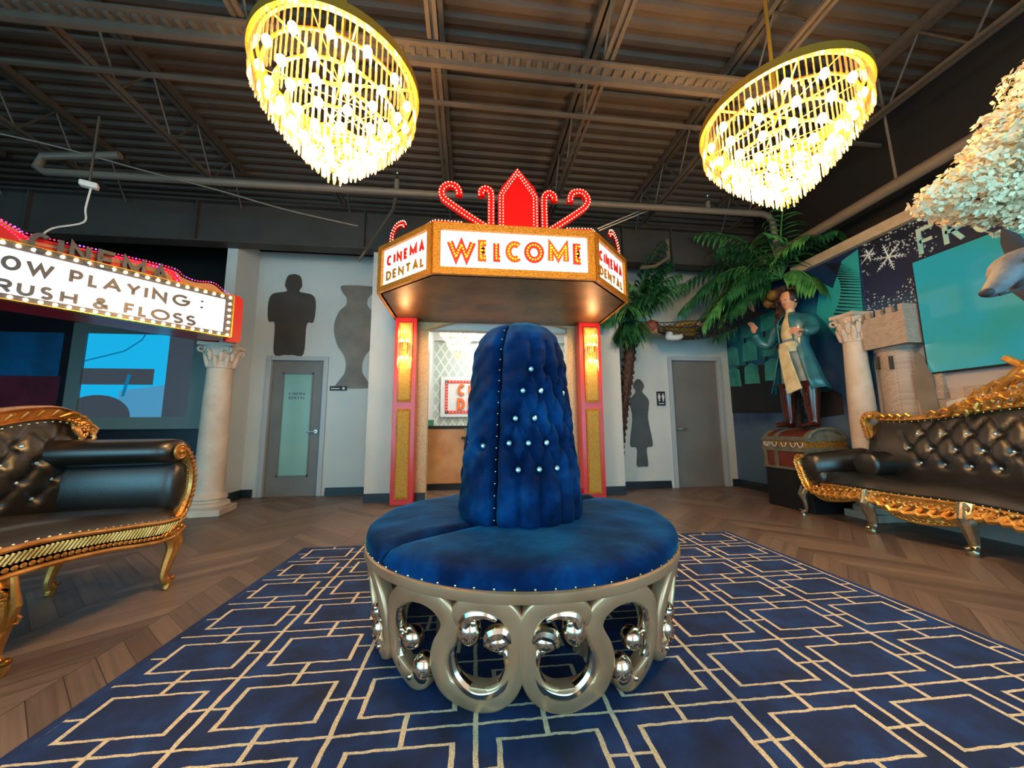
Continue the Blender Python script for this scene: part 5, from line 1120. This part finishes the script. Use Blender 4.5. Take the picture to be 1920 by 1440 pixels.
# blossoms close to the camera on the right
bt=thing('blossom_tree','white blossom tree reaching in at the right edge above the wolf head','tree',(3.0,1.2,0))
b=MB(); rnd=random.Random(5)
blobs=[]
for (x,y,z,r) in ((2.12,1.32,2.03,.06),(2.2,1.3,2.05,.09),(2.3,1.3,2.06,.12),(2.38,1.35,2.12,.12),(2.46,1.28,2.08,.13),(2.52,1.3,2.2,.14),(2.56,1.32,2.32,.1),(2.62,1.25,2.12,.14),(2.6,1.3,2.44,.1),(2.66,1.3,2.36,.13),(2.72,1.2,2.25,.16),(2.42,1.3,2.24,.09),(2.5,1.2,1.98,.1),(2.6,1.2,1.96,.1),(2.7,1.15,2.0,.14),(2.78,1.2,2.45,.14),(2.8,1.3,2.7,.1),(2.86,1.25,2.78,.1),(2.78,1.3,2.66,.06),(2.9,1.2,2.3,.2),(2.9,1.2,2.6,.1),(2.85,1.1,2.1,.18),(2.37,1.3,2.0,.06),(2.45,1.25,1.93,.07)): blobs.append((Vector((x,y,z)),r))
for c,r in blobs:
    n=int(150*(r/.1)**2)
    for i in range(n):
        d=Vector((rnd.gauss(0,1),rnd.gauss(0,1),rnd.gauss(0,1))).normalized(); q=c+d*r*(.75+.35*rnd.random()); s=.016+.012*rnd.random()
        a=d.orthogonal().normalized(); a=(Matrix.Rotation(rnd.random()*6.3,3,d)@a); e=d.cross(a)
        for k in range(3):
            t_=k*2.1; u=a*math.cos(t_)+e*math.sin(t_); w=d.cross(u)
            b.add([q,q+u*s*.6+w*s*.45+d*s*.35,q+u*s*1.1+d*s*.55,q+u*s*.6-w*s*.45+d*s*.35],[(0,1,2,3)])
o=PT(b,'blossoms','petal',bt); o['kind']='stuff'
b=MB(); b.tube(cat([(3.25,1.1,0.0),(3.2,1.1,1.2),(3.05,1.15,1.9),(2.9,1.2,2.15),(2.6,1.28,2.15),(2.3,1.3,2.05)],5),wl([.06,.05,.04,.03,.018,.008],26),8); b.tube(cat([(3.05,1.15,1.9),(2.95,1.2,2.4),(2.85,1.25,2.75)],5),.015,6)
for c,r in blobs: b.tube([c+Vector((.15,-.03,-.02)),c],[.006,.004],4)
PT(b,'branches','trunk',bt)
wf=thing('wolf_head','grey furry animal head with a dark snout at the right edge','animal figure',(2.2,1.1,1.5))
b=MB(); pts=[(1.955,1.1,1.497),(1.985,1.1,1.512),(2.02,1.1,1.54),(2.06,1.1,1.575),(2.1,1.1,1.60),(2.16,1.08,1.60),(2.26,1.05,1.54),(2.4,1.02,1.42)]; b.tube(cat(pts,4),wl([.012,.03,.036,.042,.075,.1,.125,.15],29),18,sq=.9); PT(b,'head','fur',wf)
b=MB(); b.sph((1.957,1.1,1.503),.019,12,8,(1,1.1,.9)); b.tube([(1.97,1.075,1.485),(2.02,1.06,1.50),(2.07,1.05,1.525)],.005,6); PT(b,'snout','furd',wf)
b=MB(); b.tube([(2.13,1.04,1.67),(2.11,1.02,1.73),(2.09,1.0,1.79)],[.035,.028,.004],10,sq=.5); b.tube([(2.18,1.12,1.68),(2.17,1.13,1.75),(2.16,1.14,1.8)],[.035,.028,.004],10,sq=.5); PT(b,'ears','furd',wf)
b=MB(); b.sph((2.065,1.04,1.615),.011,10,6); PT(b,'eye','hair',wf)
b=MB(); b.tube(cat([(2.13,1.0,1.53),(2.15,.98,1.47),(2.2,.97,1.40),(2.3,.97,1.36)],4),.02,8,sq=.4); PT(b,'collar','cyanl',wf)
# ================================================================ LEFT SCREEN
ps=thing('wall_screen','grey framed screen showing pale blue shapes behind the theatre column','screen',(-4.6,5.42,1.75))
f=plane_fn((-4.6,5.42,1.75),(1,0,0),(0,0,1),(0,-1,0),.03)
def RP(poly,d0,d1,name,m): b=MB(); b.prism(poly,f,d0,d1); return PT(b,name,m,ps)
b=MB()
for q in (rect(-.72,1.0,-.72,-.56),rect(-.72,1.0,.58,.72),rect(-.72,-.56,-.56,.58),rect(.78,1.0,-.56,.58)): b.prism(q,f,-.6,1)
M['scrf']=mat('screen_frame','#5a6562',.45); PT(b,'screen_frame','scrf',ps)
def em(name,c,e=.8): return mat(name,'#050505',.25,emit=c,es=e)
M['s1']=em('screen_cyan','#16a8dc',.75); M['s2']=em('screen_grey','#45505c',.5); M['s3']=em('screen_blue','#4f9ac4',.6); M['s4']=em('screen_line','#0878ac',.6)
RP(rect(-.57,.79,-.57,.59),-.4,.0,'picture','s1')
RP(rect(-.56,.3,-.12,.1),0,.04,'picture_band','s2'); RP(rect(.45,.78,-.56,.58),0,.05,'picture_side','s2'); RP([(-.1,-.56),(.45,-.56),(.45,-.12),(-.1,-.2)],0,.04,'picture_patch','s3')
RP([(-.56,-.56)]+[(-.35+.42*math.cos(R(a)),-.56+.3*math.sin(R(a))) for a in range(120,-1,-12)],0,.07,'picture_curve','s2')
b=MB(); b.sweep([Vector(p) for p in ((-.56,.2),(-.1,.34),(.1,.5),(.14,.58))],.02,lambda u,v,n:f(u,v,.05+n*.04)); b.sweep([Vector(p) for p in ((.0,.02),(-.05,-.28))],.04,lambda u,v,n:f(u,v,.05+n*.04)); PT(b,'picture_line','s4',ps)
